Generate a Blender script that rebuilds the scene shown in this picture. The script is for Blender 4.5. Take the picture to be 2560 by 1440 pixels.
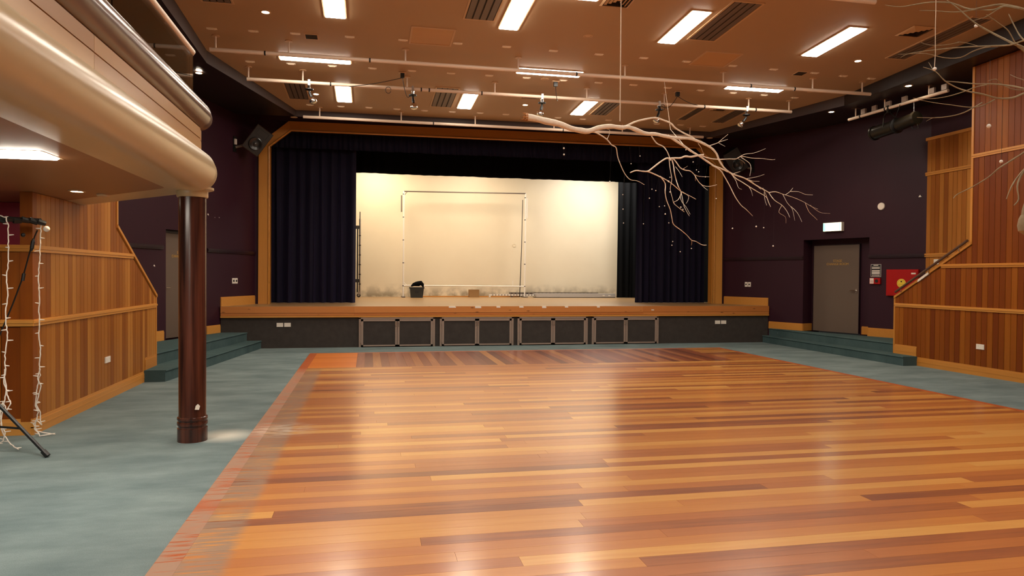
import bpy, bmesh, math, random
from mathutils import Vector, Matrix

random.seed(11)
for o in list(bpy.data.objects):
    bpy.data.objects.remove(o)
SC = bpy.context.scene
COL = SC.collection

# ------------------------------------------------------------------ camera
# hall axes: X along the stage front (right), Y towards the stage, Z up, metres
YAW, PITCH, ROLL = math.radians(11.575), math.radians(-0.975), math.radians(0.438)
fw = Vector((math.sin(YAW) * math.cos(PITCH), math.cos(YAW) * math.cos(PITCH), math.sin(PITCH)))
rt = Vector((math.cos(YAW), -math.sin(YAW), 0))
up = rt.cross(fw)
rt, up = rt * math.cos(ROLL) + up * math.sin(ROLL), up * math.cos(ROLL) - rt * math.sin(ROLL)
cam = bpy.data.cameras.new('camera')
cam.sensor_width = 36.0
cam.lens = 24.70
cam.clip_start = 0.05
cam.clip_end = 200
cam_o = bpy.data.objects.new('camera', cam)
m = Matrix((rt, up, -fw)).transposed().to_4x4()
m.translation = (0, 0, 1.6)
cam_o.matrix_world = m
COL.objects.link(cam_o)
SC.camera = cam_o

# ------------------------------------------------------------------ world and exposure
world = bpy.data.worlds.new('world')
world.use_nodes = True
world.node_tree.nodes['Background'].inputs[0].default_value = (0.02, 0.018, 0.016, 1)
world.node_tree.nodes['Background'].inputs[1].default_value = 0.3
SC.world = world
SC.view_settings.view_transform = 'Standard'
SC.view_settings.look = 'None'
SC.view_settings.exposure = 0.95
SC.view_settings.gamma = 1.0
SC.view_settings.use_curve_mapping = False
FLUO = 21.0          # strength of the fluorescent diffusers
FLUO_COL = (1.0, 0.90, 0.76)
DOWN_W = 26.0        # watts of a downlight
WARM = (1.0, 0.72, 0.42)

# measured positions (metres)
PLATES = [[(-2.378, 11.605, 5.381), (-1.766, 11.584, 5.382), (-1.137, 11.557, 5.383), (-0.304, 11.527, 5.384), (0.533, 11.491, 5.386), (1.414, 11.459, 5.387), (2.22, 11.447, 5.387), (3.027, 11.475, 5.386), (3.831, 11.487, 5.386), (4.644, 11.498, 5.385), (5.447, 11.516, 5.385), (6.354, 11.555, 5.383), (7.173, 11.582, 5.382), (8.028, 11.614, 5.381), (8.658, 11.659, 5.379), (9.28, 11.684, 5.378)], [(-2.042, 13.041, 5.324), (-1.35, 13.022, 5.324), (-0.644, 12.997, 5.325), (0.06, 12.974, 5.326), (0.766, 12.966, 5.327), (1.48, 12.959, 5.327), (2.186, 12.944, 5.327), (2.898, 12.95, 5.327), (3.613, 12.952, 5.327), (4.318, 12.945, 5.327), (5.025, 12.941, 5.328), (5.752, 12.979, 5.326), (6.458, 13.011, 5.325), (7.177, 13.038, 5.324), (7.873, 13.05, 5.323), (8.592, 13.084, 5.322)], [(-1.23, 15.609, 5.221), (-0.59, 15.608, 5.221), (0.0, 15.576, 5.222), (0.598, 15.569, 5.222), (1.2, 15.563, 5.223), (1.805, 15.55, 5.223), (2.421, 15.517, 5.225), (3.006, 15.519, 5.224), (4.222, 15.56, 5.223), (4.816, 15.557, 5.223), (5.424, 15.533, 5.224), (6.649, 15.612, 5.221), (7.246, 15.596, 5.221), (7.826, 15.616, 5.221)]]
BRANCH_A = [('limb', [(1.868, 8.403, 3.547, 0.045), (1.996, 8.433, 3.538, 0.0422), (2.151, 8.468, 3.518, 0.0401), (2.326, 8.507, 3.503, 0.0382), (2.486, 8.543, 3.463, 0.0364), (2.631, 8.574, 3.449, 0.0347), (2.74, 8.598, 3.451, 0.0331), (2.886, 8.629, 3.508, 0.0315), (3.054, 8.664, 3.54, 0.03), (3.224, 8.7, 3.539, 0.0285), (3.319, 8.719, 3.557, 0.0271), (3.454, 8.747, 3.527, 0.0257), (3.591, 8.774, 3.494, 0.0243), (3.729, 8.802, 3.501, 0.0229), (3.889, 8.833, 3.485, 0.0215), (4.05, 8.864, 3.477, 0.0202), (4.255, 8.904, 3.488, 0.0189), (4.379, 8.927, 3.469, 0.0176), (4.505, 8.951, 3.435, 0.0163), (4.632, 8.974, 3.384, 0.015), (4.718, 8.99, 3.311, 0.0138), (4.762, 8.998, 3.225, 0.0125), (4.849, 9.013, 3.125, 0.0113), (4.98, 9.037, 3.053, 0.0101), (5.2, 9.076, 3.003, 0.0089), (5.378, 9.108, 2.923, 0.0077), (5.627, 9.151, 2.823, 0.0065)]), ('limb', [(3.924, 8.84, 3.492, 0.018), (4.016, 8.858, 3.455, 0.0163), (4.162, 8.886, 3.389, 0.015), (4.297, 8.911, 3.32, 0.0139), (4.433, 8.937, 3.262, 0.0128), (4.571, 8.962, 3.192, 0.0118), (4.681, 8.983, 3.142, 0.0109), (4.793, 9.003, 3.115, 0.0099), (4.905, 9.023, 3.076, 0.009)]), ('limb', [(3.262, 8.707, 3.551, 0.014), (3.415, 8.739, 3.632, 0.0131), (3.57, 8.77, 3.681, 0.0125), (3.727, 8.802, 3.716, 0.0119), (3.846, 8.825, 3.698, 0.0114), (3.967, 8.849, 3.667, 0.0109), (4.049, 8.864, 3.606, 0.0104), (4.172, 8.888, 3.556, 0.0099), (4.316, 8.915, 3.507, 0.0094), (4.379, 8.927, 3.469, 0.009)]), ('limb', [(3.354, 8.725, 2.965, 0.007), (3.442, 8.743, 2.998, 0.0078), (3.53, 8.761, 2.996, 0.0083), (3.619, 8.779, 2.999, 0.0089), (3.683, 8.791, 3.041, 0.0093), (3.798, 8.814, 3.127, 0.0098), (3.901, 8.835, 3.19, 0.0102), (3.953, 8.845, 3.194, 0.0107), (4.032, 8.86, 3.205, 0.0111), (4.125, 8.878, 3.212, 0.0115), (4.204, 8.893, 3.24, 0.0119), (4.298, 8.911, 3.241, 0.0122), (4.406, 8.932, 3.266, 0.0126), (4.501, 8.949, 3.284, 0.013)]), ('twig', [(2.703, 8.59, 3.447, 0.01), (2.865, 8.667, 3.449, 0.0089), (3.03, 8.74, 3.389, 0.0081), (3.098, 8.733, 3.316, 0.0073), (3.185, 8.804, 3.299, 0.0066), (3.227, 8.867, 3.21, 0.006), (3.262, 8.887, 3.13, 0.0053), (3.359, 8.948, 2.99, 0.0047), (3.442, 8.95, 2.907, 0.0041), (3.572, 9.024, 2.904, 0.0036), (3.69, 9.063, 2.861, 0.003)]), ('twig', [(3.009, 8.655, 3.372, 0.004), (3.041, 8.675, 3.435, 0.0032), (3.042, 8.654, 3.488, 0.0026), (3.003, 8.666, 3.505, 0.002)]), ('twig', [(3.66, 8.788, 3.486, 0.008), (3.748, 8.8, 3.382, 0.0074), (3.83, 8.779, 3.34, 0.007), (3.861, 8.724, 3.272, 0.0067), (3.905, 8.739, 3.2, 0.0063), (3.894, 8.673, 3.139, 0.006)]), ('twig', [(3.947, 8.844, 3.204, 0.006), (3.966, 8.841, 3.049, 0.0052), (3.998, 8.856, 2.918, 0.0046), (4.004, 8.919, 2.802, 0.004), (4.021, 8.901, 2.699, 0.0035), (4.056, 8.923, 2.613, 0.003)]), ('twig', [(3.619, 8.779, 2.999, 0.01), (3.711, 8.856, 2.991, 0.0087), (3.831, 8.886, 2.955, 0.0077), (3.973, 8.989, 2.929, 0.0068), (4.088, 9.026, 2.875, 0.006), (4.22, 9.097, 2.808, 0.0052), (4.281, 9.121, 2.778, 0.0044), (4.419, 9.226, 2.759, 0.0037), (4.558, 9.276, 2.71, 0.003)]), ('twig', [(3.813, 8.817, 2.945, 0.008), (3.915, 8.883, 2.862, 0.0074), (3.912, 8.875, 2.738, 0.0069), (3.954, 8.911, 2.631, 0.0065), (4.015, 8.936, 2.522, 0.0061), (4.055, 8.967, 2.413, 0.0058), (4.093, 8.995, 2.325, 0.0054), (4.234, 9.059, 2.252, 0.0051), (4.352, 9.122, 2.189, 0.0047), (4.424, 9.128, 2.121, 0.0044), (4.533, 9.209, 2.109, 0.0041), (4.635, 9.234, 2.064, 0.0038), (4.726, 9.274, 2.062, 0.0035)]), ('twig', [(4.32, 8.912, 2.108, 0.003), (4.38, 9.024, 2.08, 0.0021), (4.423, 9.124, 2.051, 0.0015)]), ('twig', [(3.986, 8.851, 3.202, 0.008), (4.025, 8.869, 3.111, 0.0072), (4.021, 8.831, 3.016, 0.0066), (4.073, 8.89, 2.925, 0.0061), (4.087, 8.839, 2.818, 0.0056), (4.148, 8.889, 2.758, 0.0051), (4.137, 8.891, 2.702, 0.0047), (4.075, 8.832, 2.638, 0.0042), (4.03, 8.864, 2.606, 0.0038), (4.084, 8.851, 2.55, 0.0034), (4.197, 8.882, 2.488, 0.003)]), ('twig', [(4.144, 8.881, 2.757, 0.004), (4.105, 8.744, 2.64, 0.0032), (4.082, 8.643, 2.53, 0.0026), (4.13, 8.59, 2.406, 0.002)]), ('twig', [(4.131, 8.878, 2.7, 0.004), (4.133, 8.828, 2.616, 0.0032), (4.171, 8.78, 2.546, 0.0026), (4.205, 8.723, 2.441, 0.002)]), ('twig', [(4.157, 8.883, 2.76, 0.004), (4.243, 8.859, 2.702, 0.0032), (4.218, 8.83, 2.63, 0.0026), (4.182, 8.804, 2.593, 0.002)]), ('twig', [(4.006, 8.855, 3.203, 0.008), (4.054, 8.853, 3.154, 0.0072), (4.109, 8.841, 3.076, 0.0066), (4.178, 8.833, 3.044, 0.0061), (4.221, 8.771, 3.026, 0.0056), (4.301, 8.811, 2.984, 0.0051), (4.29, 8.737, 2.934, 0.0047), (4.338, 8.735, 2.869, 0.0042), (4.399, 8.737, 2.832, 0.0038), (4.489, 8.746, 2.825, 0.0034), (4.577, 8.706, 2.846, 0.003)]), ('twig', [(4.355, 8.921, 3.005, 0.004), (4.512, 9.088, 3.007, 0.0029), (4.747, 9.253, 3.032, 0.002)]), ('twig', [(4.465, 8.942, 2.877, 0.003), (4.478, 8.869, 2.823, 0.0021), (4.497, 8.809, 2.783, 0.0015)]), ('twig', [(4.167, 8.886, 3.063, 0.003), (4.134, 8.667, 3.073, 0.0015)]), ('twig', [(4.369, 8.924, 2.985, 0.003), (4.537, 9.253, 2.966, 0.0015)]), ('twig', [(4.054, 8.864, 3.089, 0.003), (4.054, 8.747, 3.005, 0.0021), (4.014, 8.57, 2.913, 0.0015)]), ('twig', [(4.64, 8.975, 3.151, 0.009), (4.766, 8.975, 3.087, 0.0077), (4.857, 9.003, 2.99, 0.0068), (4.946, 9.022, 2.869, 0.006), (5.015, 9.006, 2.73, 0.0052), (5.109, 9.013, 2.617, 0.0044), (5.177, 8.996, 2.559, 0.0037), (5.318, 9.059, 2.474, 0.003)]), ('twig', [(4.962, 9.034, 3.056, 0.008), (5.022, 9.002, 2.984, 0.0069), (5.092, 8.991, 2.945, 0.0062), (5.184, 8.927, 2.865, 0.0055), (5.321, 8.942, 2.801, 0.0048), (5.445, 8.934, 2.735, 0.0042), (5.449, 8.876, 2.659, 0.0036), (5.463, 8.845, 2.587, 0.003)]), ('twig', [(4.984, 9.037, 3.029, 0.003), (4.995, 8.953, 2.942, 0.0024), (4.977, 8.852, 2.837, 0.0019), (5.005, 8.812, 2.811, 0.0015)]), ('twig', [(5.264, 9.087, 2.893, 0.003), (5.264, 9.02, 2.832, 0.0021), (5.271, 8.986, 2.747, 0.0015)]), ('twig', [(4.433, 8.937, 3.274, 0.008), (4.64, 9.026, 3.251, 0.0071), (4.805, 9.053, 3.25, 0.0063), (4.976, 9.11, 3.272, 0.0057), (5.113, 9.172, 3.288, 0.0051), (5.22, 9.203, 3.333, 0.0046), (5.404, 9.249, 3.324, 0.004), (5.602, 9.314, 3.337, 0.0035), (5.789, 9.357, 3.333, 0.003), (5.875, 9.408, 3.351, 0.0025)]), ('twig', [(5.072, 9.054, 3.279, 0.005), (5.25, 9.188, 3.361, 0.004), (5.448, 9.281, 3.403, 0.0033), (5.627, 9.382, 3.465, 0.0026), (5.755, 9.472, 3.516, 0.002)]), ('twig', [(5.129, 9.064, 3.295, 0.004), (5.18, 8.997, 3.233, 0.0033), (5.214, 8.965, 3.184, 0.0029), (5.19, 8.901, 3.104, 0.0024), (5.111, 8.795, 2.994, 0.002)]), ('twig', [(5.079, 9.055, 3.271, 0.003), (5.224, 9.186, 3.265, 0.0021), (5.323, 9.289, 3.244, 0.0015)]), ('twig', [(4.575, 8.964, 3.407, 0.006), (4.719, 9.039, 3.459, 0.0045), (4.81, 9.069, 3.497, 0.0035), (4.968, 9.151, 3.555, 0.0025)]), ('twig', [(4.739, 8.994, 3.468, 0.004), (4.774, 8.954, 3.508, 0.0032), (4.824, 8.932, 3.553, 0.0026), (4.828, 8.883, 3.566, 0.002)]), ('twig', [(4.753, 8.997, 3.464, 0.003), (4.795, 8.898, 3.402, 0.0015)]), ('twig', [(5.212, 9.078, 2.996, 0.004), (5.357, 9.14, 3.027, 0.0032), (5.459, 9.158, 3.051, 0.0026), (5.602, 9.243, 3.097, 0.002)]), ('twig', [(4.99, 9.039, 3.052, 0.004), (5.018, 8.975, 3.062, 0.0029), (5.018, 8.885, 3.066, 0.002)]), ('twig', [(5.219, 9.08, 2.996, 0.004), (5.405, 9.22, 2.991, 0.0029), (5.594, 9.36, 3.01, 0.002)]), ('twig', [(5.277, 9.09, 2.988, 0.004), (5.367, 9.066, 2.911, 0.0029), (5.426, 9.033, 2.85, 0.002)]), ('twig', [(4.411, 8.933, 3.431, 0.004), (4.512, 9.048, 3.399, 0.0029), (4.627, 9.2, 3.337, 0.002)]), ('twig', [(5.616, 9.149, 2.823, 0.006), (5.775, 9.225, 2.849, 0.005), (5.952, 9.309, 2.827, 0.0043), (6.168, 9.382, 2.795, 0.0037), (6.371, 9.43, 2.739, 0.0031), (6.547, 9.498, 2.683, 0.0025), (6.685, 9.539, 2.652, 0.002)]), ('twig', [(5.914, 9.2, 2.805, 0.004), (6.088, 9.357, 2.875, 0.0029), (6.205, 9.457, 2.947, 0.002)]), ('twig', [(6.006, 9.215, 2.859, 0.004), (6.196, 9.299, 2.871, 0.0032), (6.346, 9.364, 2.845, 0.0026), (6.497, 9.398, 2.844, 0.002)]), ('twig', [(6.373, 9.276, 2.676, 0.003), (6.543, 9.366, 2.614, 0.0024), (6.69, 9.452, 2.587, 0.0019), (6.887, 9.528, 2.589, 0.0015)]), ('twig', [(6.278, 9.26, 2.71, 0.004), (6.382, 9.318, 2.586, 0.003), (6.493, 9.354, 2.516, 0.0022), (6.578, 9.398, 2.474, 0.0015)]), ('twig', [(5.616, 9.149, 2.826, 0.006), (5.655, 9.063, 2.709, 0.0047), (5.751, 9.021, 2.634, 0.0037), (5.798, 8.967, 2.54, 0.0028), (5.774, 8.866, 2.45, 0.002)]), ('twig', [(5.858, 9.19, 2.654, 0.003), (5.835, 9.231, 2.555, 0.0024), (5.957, 9.259, 2.495, 0.0019), (6.015, 9.33, 2.408, 0.0015)]), ('twig', [(5.867, 9.192, 2.817, 0.004), (5.892, 9.115, 2.684, 0.003), (5.946, 9.072, 2.59, 0.0022), (5.96, 9.027, 2.422, 0.0015)]), ('twig', [(6.021, 9.217, 2.642, 0.003), (6.053, 9.107, 2.541, 0.0021), (6.055, 9.0, 2.404, 0.0015)]), ('twig', [(5.513, 9.131, 2.885, 0.004), (5.573, 9.128, 2.768, 0.003), (5.601, 9.137, 2.697, 0.0022), (5.641, 9.136, 2.624, 0.0015)]), ('twig', [(5.537, 9.135, 2.822, 0.003), (5.508, 9.069, 2.723, 0.0021), (5.454, 8.929, 2.617, 0.0015)])]
BALLS_A = [((3.497, 8.747, 3.191), 0.0055, (3.454, 8.747, 3.527)),
  ((3.363, 8.719, 3.081), 0.0055, (3.319, 8.719, 3.557)),
  ((4.22, 8.904, 3.332), 0.0055, (4.255, 8.904, 3.488)),
  ((4.33, 8.911, 3.172), 0.0055, (4.298, 8.911, 3.241)),
  ((4.391, 8.932, 3.07), 0.0055, (4.406, 8.932, 3.266)),
  ((4.426, 8.937, 3.046), 0.0055, (4.433, 8.937, 3.262)),
  ((3.965, 8.841, 2.94), 0.0055, (3.966, 8.841, 3.049)),
  ((4.012, 8.989, 2.907), 0.0085, (3.973, 8.989, 2.929)),
  ((4.003, 8.919, 2.755), 0.0074, (4.004, 8.919, 2.802)),
  ((3.339, 8.948, 2.703), 0.0055, (3.359, 8.948, 2.99)),
  ((3.344, 8.948, 2.508), 0.0055, (3.359, 8.948, 2.99)),
  ((3.353, 8.948, 2.322), 0.0055, (3.359, 8.948, 2.99)),
  ((3.649, 8.779, 2.645), 0.0062, (3.619, 8.779, 2.999)),
  ((3.684, 9.063, 2.327), 0.0055, (3.69, 9.063, 2.861)),
  ((3.917, 8.875, 2.451), 0.0074, (3.912, 8.875, 2.738)),
  ((3.835, 8.886, 2.55), 0.0055, (3.831, 8.886, 2.955)),
  ((3.907, 8.875, 2.559), 0.0055, (3.912, 8.875, 2.738)),
  ((3.998, 8.936, 2.338), 0.0055, (4.015, 8.936, 2.522)),
  ((3.715, 8.856, 2.776), 0.0055, (3.711, 8.856, 2.991)),
  ((3.783, 8.886, 2.763), 0.0055, (3.831, 8.886, 2.955)),
  ((4.119, 8.828, 2.543), 0.0073, (4.133, 8.828, 2.616)),
  ((4.11, 8.744, 2.505), 0.0062, (4.105, 8.744, 2.64)),
  ((4.571, 8.706, 2.659), 0.0055, (4.577, 8.706, 2.846)),
  ((4.997, 9.037, 2.291), 0.0075, (4.984, 9.037, 3.029)),
  ((5.375, 9.059, 2.327), 0.0086, (5.318, 9.059, 2.474)),
  ((5.498, 9.069, 2.314), 0.0065, (5.508, 9.069, 2.723)),
  ((5.646, 9.063, 2.056), 0.0075, (5.655, 9.063, 2.709)),
  ((4.084, 8.995, 2.089), 0.0055, (4.093, 8.995, 2.325)),
  ((4.06, 8.967, 2.037), 0.0055, (4.055, 8.967, 2.413)),
  ((4.424, 9.124, 2.003), 0.0055, (4.423, 9.124, 2.051)),
  ((4.225, 9.059, 1.954), 0.0055, (4.234, 9.059, 2.252)),
  ((4.54, 8.962, 2.983), 0.0055, (4.571, 8.962, 3.192)),
  ((2.39, 8.507, 3.203), 0.0082, (2.326, 8.507, 3.503)),
  ((2.393, 8.507, 3.124), 0.0082, (2.326, 8.507, 3.503)),
  ((3.078, 8.733, 2.839), 0.008, (3.098, 8.733, 3.316))]
BRANCH_B = [('limb', [(4.817, 4.275, 3.583, 0.028), (4.799, 4.287, 3.47, 0.0318), (4.787, 4.297, 3.269, 0.0346), (4.81, 4.287, 3.005, 0.0371), (4.829, 4.28, 2.771, 0.0395), (4.822, 4.287, 2.539, 0.0417), (4.81, 4.297, 2.335, 0.0439), (4.788, 4.312, 2.189, 0.046), (4.774, 4.321, 2.116, 0.048), (4.772, 4.324, 2.049, 0.05)]), ('twig', [(3.898, 4.772, 3.712, 0.003), (3.974, 4.707, 3.68, 0.0049), (4.071, 4.661, 3.689, 0.0063), (4.143, 4.59, 3.685, 0.0076), (4.297, 4.564, 3.683, 0.0087), (4.375, 4.473, 3.609, 0.0099), (4.419, 4.409, 3.603, 0.011), (4.552, 4.38, 3.624, 0.012), (4.639, 4.271, 3.557, 0.013), (4.746, 4.244, 3.489, 0.014)]), ('twig', [(4.109, 4.665, 3.648, 0.003), (4.192, 4.612, 3.634, 0.0045), (4.304, 4.57, 3.618, 0.0056), (4.358, 4.511, 3.605, 0.0066), (4.393, 4.437, 3.595, 0.0075), (4.501, 4.396, 3.586, 0.0083), (4.537, 4.34, 3.596, 0.0092), (4.591, 4.263, 3.556, 0.01)]), ('twig', [(4.271, 4.58, 3.71, 0.004), (4.32, 4.529, 3.637, 0.0057), (4.369, 4.466, 3.537, 0.007), (4.425, 4.438, 3.48, 0.0081), (4.482, 4.373, 3.406, 0.0092), (4.496, 4.295, 3.342, 0.0102), (4.506, 4.228, 3.287, 0.0111), (4.573, 4.205, 3.252, 0.0121), (4.578, 4.075, 3.114, 0.013)]), ('twig', [(4.002, 4.723, 3.302, 0.002), (4.037, 4.676, 3.32, 0.0035), (4.139, 4.591, 3.324, 0.0046), (4.216, 4.47, 3.309, 0.0057), (4.343, 4.407, 3.31, 0.0066), (4.437, 4.34, 3.301, 0.0075), (4.478, 4.226, 3.274, 0.0084), (4.525, 4.162, 3.289, 0.0092), (4.562, 4.076, 3.275, 0.01)]), ('twig', [(3.987, 4.731, 3.327, 0.002), (4.104, 4.691, 3.329, 0.0031), (4.125, 4.606, 3.305, 0.0038), (4.255, 4.568, 3.271, 0.0045), (4.328, 4.501, 3.258, 0.0052), (4.365, 4.429, 3.284, 0.0058), (4.398, 4.355, 3.292, 0.0064), (4.495, 4.344, 3.303, 0.007)]), ('twig', [(4.142, 4.653, 3.218, 0.003), (4.212, 4.609, 3.177, 0.0046), (4.264, 4.574, 3.1, 0.0057), (4.376, 4.574, 3.054, 0.0067), (4.42, 4.506, 3.01, 0.0077), (4.479, 4.454, 2.983, 0.0086), (4.579, 4.417, 2.949, 0.0095), (4.634, 4.352, 2.938, 0.0104), (4.732, 4.343, 2.976, 0.0112), (4.819, 4.273, 3.009, 0.012)]), ('twig', [(4.174, 4.636, 3.252, 0.002), (4.157, 4.594, 3.21, 0.0031), (4.127, 4.537, 3.16, 0.004)]), ('twig', [(4.274, 4.585, 3.101, 0.003), (4.311, 4.507, 3.076, 0.0047), (4.362, 4.393, 3.035, 0.0059), (4.455, 4.339, 3.026, 0.007), (4.494, 4.235, 2.988, 0.0081), (4.487, 4.119, 2.938, 0.009), (4.529, 4.026, 2.884, 0.01)]), ('twig', [(4.085, 4.684, 2.986, 0.002), (4.189, 4.623, 2.973, 0.0031), (4.219, 4.494, 2.961, 0.0039), (4.291, 4.429, 2.983, 0.0047), (4.318, 4.348, 2.998, 0.0053), (4.352, 4.29, 3.001, 0.006)]), ('twig', [(4.114, 4.67, 2.974, 0.002), (4.236, 4.644, 2.951, 0.0031), (4.313, 4.563, 2.919, 0.0039), (4.47, 4.554, 2.908, 0.0047), (4.525, 4.498, 2.91, 0.0053), (4.62, 4.483, 2.958, 0.006)]), ('twig', [(4.112, 4.672, 2.838, 0.002), (4.198, 4.585, 2.821, 0.0034), (4.296, 4.53, 2.829, 0.0044), (4.339, 4.475, 2.842, 0.0053), (4.361, 4.428, 2.861, 0.0062), (4.427, 4.401, 2.904, 0.007)]), ('twig', [(4.169, 4.643, 2.806, 0.002), (4.201, 4.619, 2.826, 0.0026), (4.271, 4.635, 2.839, 0.003)]), ('twig', [(4.344, 4.558, 2.215, 0.003), (4.387, 4.568, 2.247, 0.0045), (4.472, 4.514, 2.302, 0.0056), (4.536, 4.442, 2.365, 0.0066), (4.559, 4.373, 2.425, 0.0075), (4.671, 4.377, 2.487, 0.0083), (4.71, 4.314, 2.536, 0.0092), (4.806, 4.266, 2.622, 0.01)]), ('twig', [(4.691, 4.369, 2.153, 0.005), (4.746, 4.383, 2.203, 0.0069), (4.748, 4.399, 2.297, 0.0084), (4.819, 4.434, 2.386, 0.0097), (4.849, 4.399, 2.452, 0.0109), (4.923, 4.391, 2.512, 0.012)]), ('twig', [(4.647, 4.393, 2.201, 0.004), (4.69, 4.409, 2.262, 0.0056), (4.768, 4.444, 2.338, 0.0069), (4.905, 4.489, 2.444, 0.008), (4.981, 4.443, 2.522, 0.009)]), ('twig', [(4.506, 4.454, 3.573, 0.004), (4.634, 4.455, 3.509, 0.0054), (4.697, 4.449, 3.465, 0.0064), (4.77, 4.449, 3.366, 0.0073), (4.883, 4.489, 3.34, 0.0082), (5.021, 4.481, 3.241, 0.009)]), ('twig', [(4.628, 4.386, 3.564, 0.004), (4.612, 4.298, 3.407, 0.0061), (4.59, 4.221, 3.313, 0.0076), (4.603, 4.11, 3.17, 0.009)]), ('twig', [(4.419, 4.502, 3.537, 0.003), (4.449, 4.409, 3.535, 0.0042), (4.514, 4.368, 3.582, 0.0052), (4.548, 4.325, 3.597, 0.006)]), ('twig', [(4.647, 4.381, 3.118, 0.002), (4.591, 4.271, 3.061, 0.0028), (4.587, 4.213, 3.029, 0.0034), (4.594, 4.085, 2.935, 0.004)]), ('twig', [(4.526, 4.449, 3.083, 0.002), (4.561, 4.416, 3.088, 0.003), (4.662, 4.459, 3.065, 0.0037), (4.762, 4.461, 3.037, 0.0044), (4.847, 4.449, 3.033, 0.005)]), ('twig', [(4.119, 4.663, 3.41, 0.002), (4.182, 4.64, 3.384, 0.0028), (4.35, 4.672, 3.407, 0.0034), (4.44, 4.62, 3.42, 0.004)]), ('twig', [(4.341, 4.546, 3.391, 0.002), (4.464, 4.559, 3.39, 0.0028), (4.529, 4.539, 3.369, 0.0034), (4.599, 4.485, 3.359, 0.004)])]
BALLS_B = [((4.459, 4.5, 3.502), 0.0128), ((4.106, 4.5, 3.159), 0.0128), ((4.59, 4.5, 2.761), 0.0154), ((4.707, 4.5, 2.498), 0.0128)]
STRINGS = {
  'right': [(-3.026, 7.4, 2.082), (-3.033, 7.41, 1.991), (-3.041, 7.42, 1.907), (-3.05, 7.43, 1.773), (-3.059, 7.44, 1.655), (-3.074, 7.45, 1.536), (-3.068, 7.46, 1.418), (-3.076, 7.47, 1.265), (-3.077, 7.48, 1.111), (-3.088, 7.49, 0.991), (-3.074, 7.5, 0.871), (-3.091, 7.51, 0.75), (-3.095, 7.52, 0.672), (-3.095, 7.53, 0.61), (-3.119, 7.54, 0.506), (-3.135, 7.55, 0.419), (-3.15, 7.56, 0.332), (-3.128, 7.57, 0.243), (-3.148, 7.58, 0.155), (-3.179, 7.59, 0.128), (-3.149, 7.6, 0.055), (-3.091, 7.61, 0.034), (-3.009, 7.62, 0.016)],
  'right2': [(-3.082, 7.5, 0.674), (-3.108, 7.512, 0.579), (-3.082, 7.524, 0.508), (-3.114, 7.536, 0.404), (-3.134, 7.548, 0.316), (-3.104, 7.56, 0.244), (-3.103, 7.572, 0.12), (-3.15, 7.584, 0.172), (-3.17, 7.596, 0.083), (-3.117, 7.579, 0.012), (-3.017, 7.62, 0.02)],
  'left': [(-3.343, 7.15, 2.128), (-3.257, 7.148, 2.111), (-3.206, 7.145, 2.091), (-3.187, 7.143, 2.019), (-3.19, 7.141, 1.907), (-3.185, 7.139, 1.795), (-3.189, 7.136, 1.666), (-3.199, 7.134, 1.537), (-3.188, 7.132, 1.425), (-3.202, 7.13, 1.28), (-3.206, 7.127, 1.152), (-3.191, 7.125, 1.056), (-3.196, 7.123, 0.959), (-3.21, 7.12, 0.847), (-3.206, 7.118, 0.727), (-3.209, 7.116, 0.655), (-3.198, 7.114, 0.494), (-3.216, 7.111, 0.414), (-3.23, 7.109, 0.335), (-3.239, 7.107, 0.255), (-3.228, 7.105, 0.159), (-3.159, 7.102, 0.044), (-3.064, 7.03, 0.012)],
  'left2': [(-3.207, 7.12, 0.727), (-3.221, 7.118, 0.623), (-3.189, 7.116, 0.493), (-3.163, 7.114, 0.412), (-3.191, 7.112, 0.349), (-3.225, 7.11, 0.431), (-3.246, 7.108, 0.319), (-3.232, 7.106, 0.207), (-3.202, 7.104, 0.142), (-3.216, 7.102, 0.078), (-3.272, 7.1, 0.049)],
}

# ------------------------------------------------------------------ helpers
def lin(c):
    return tuple(((v / 255) / 12.92 if v <= 10.3 else (((v / 255) + 0.055) / 1.055) ** 2.4) for v in c)

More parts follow.
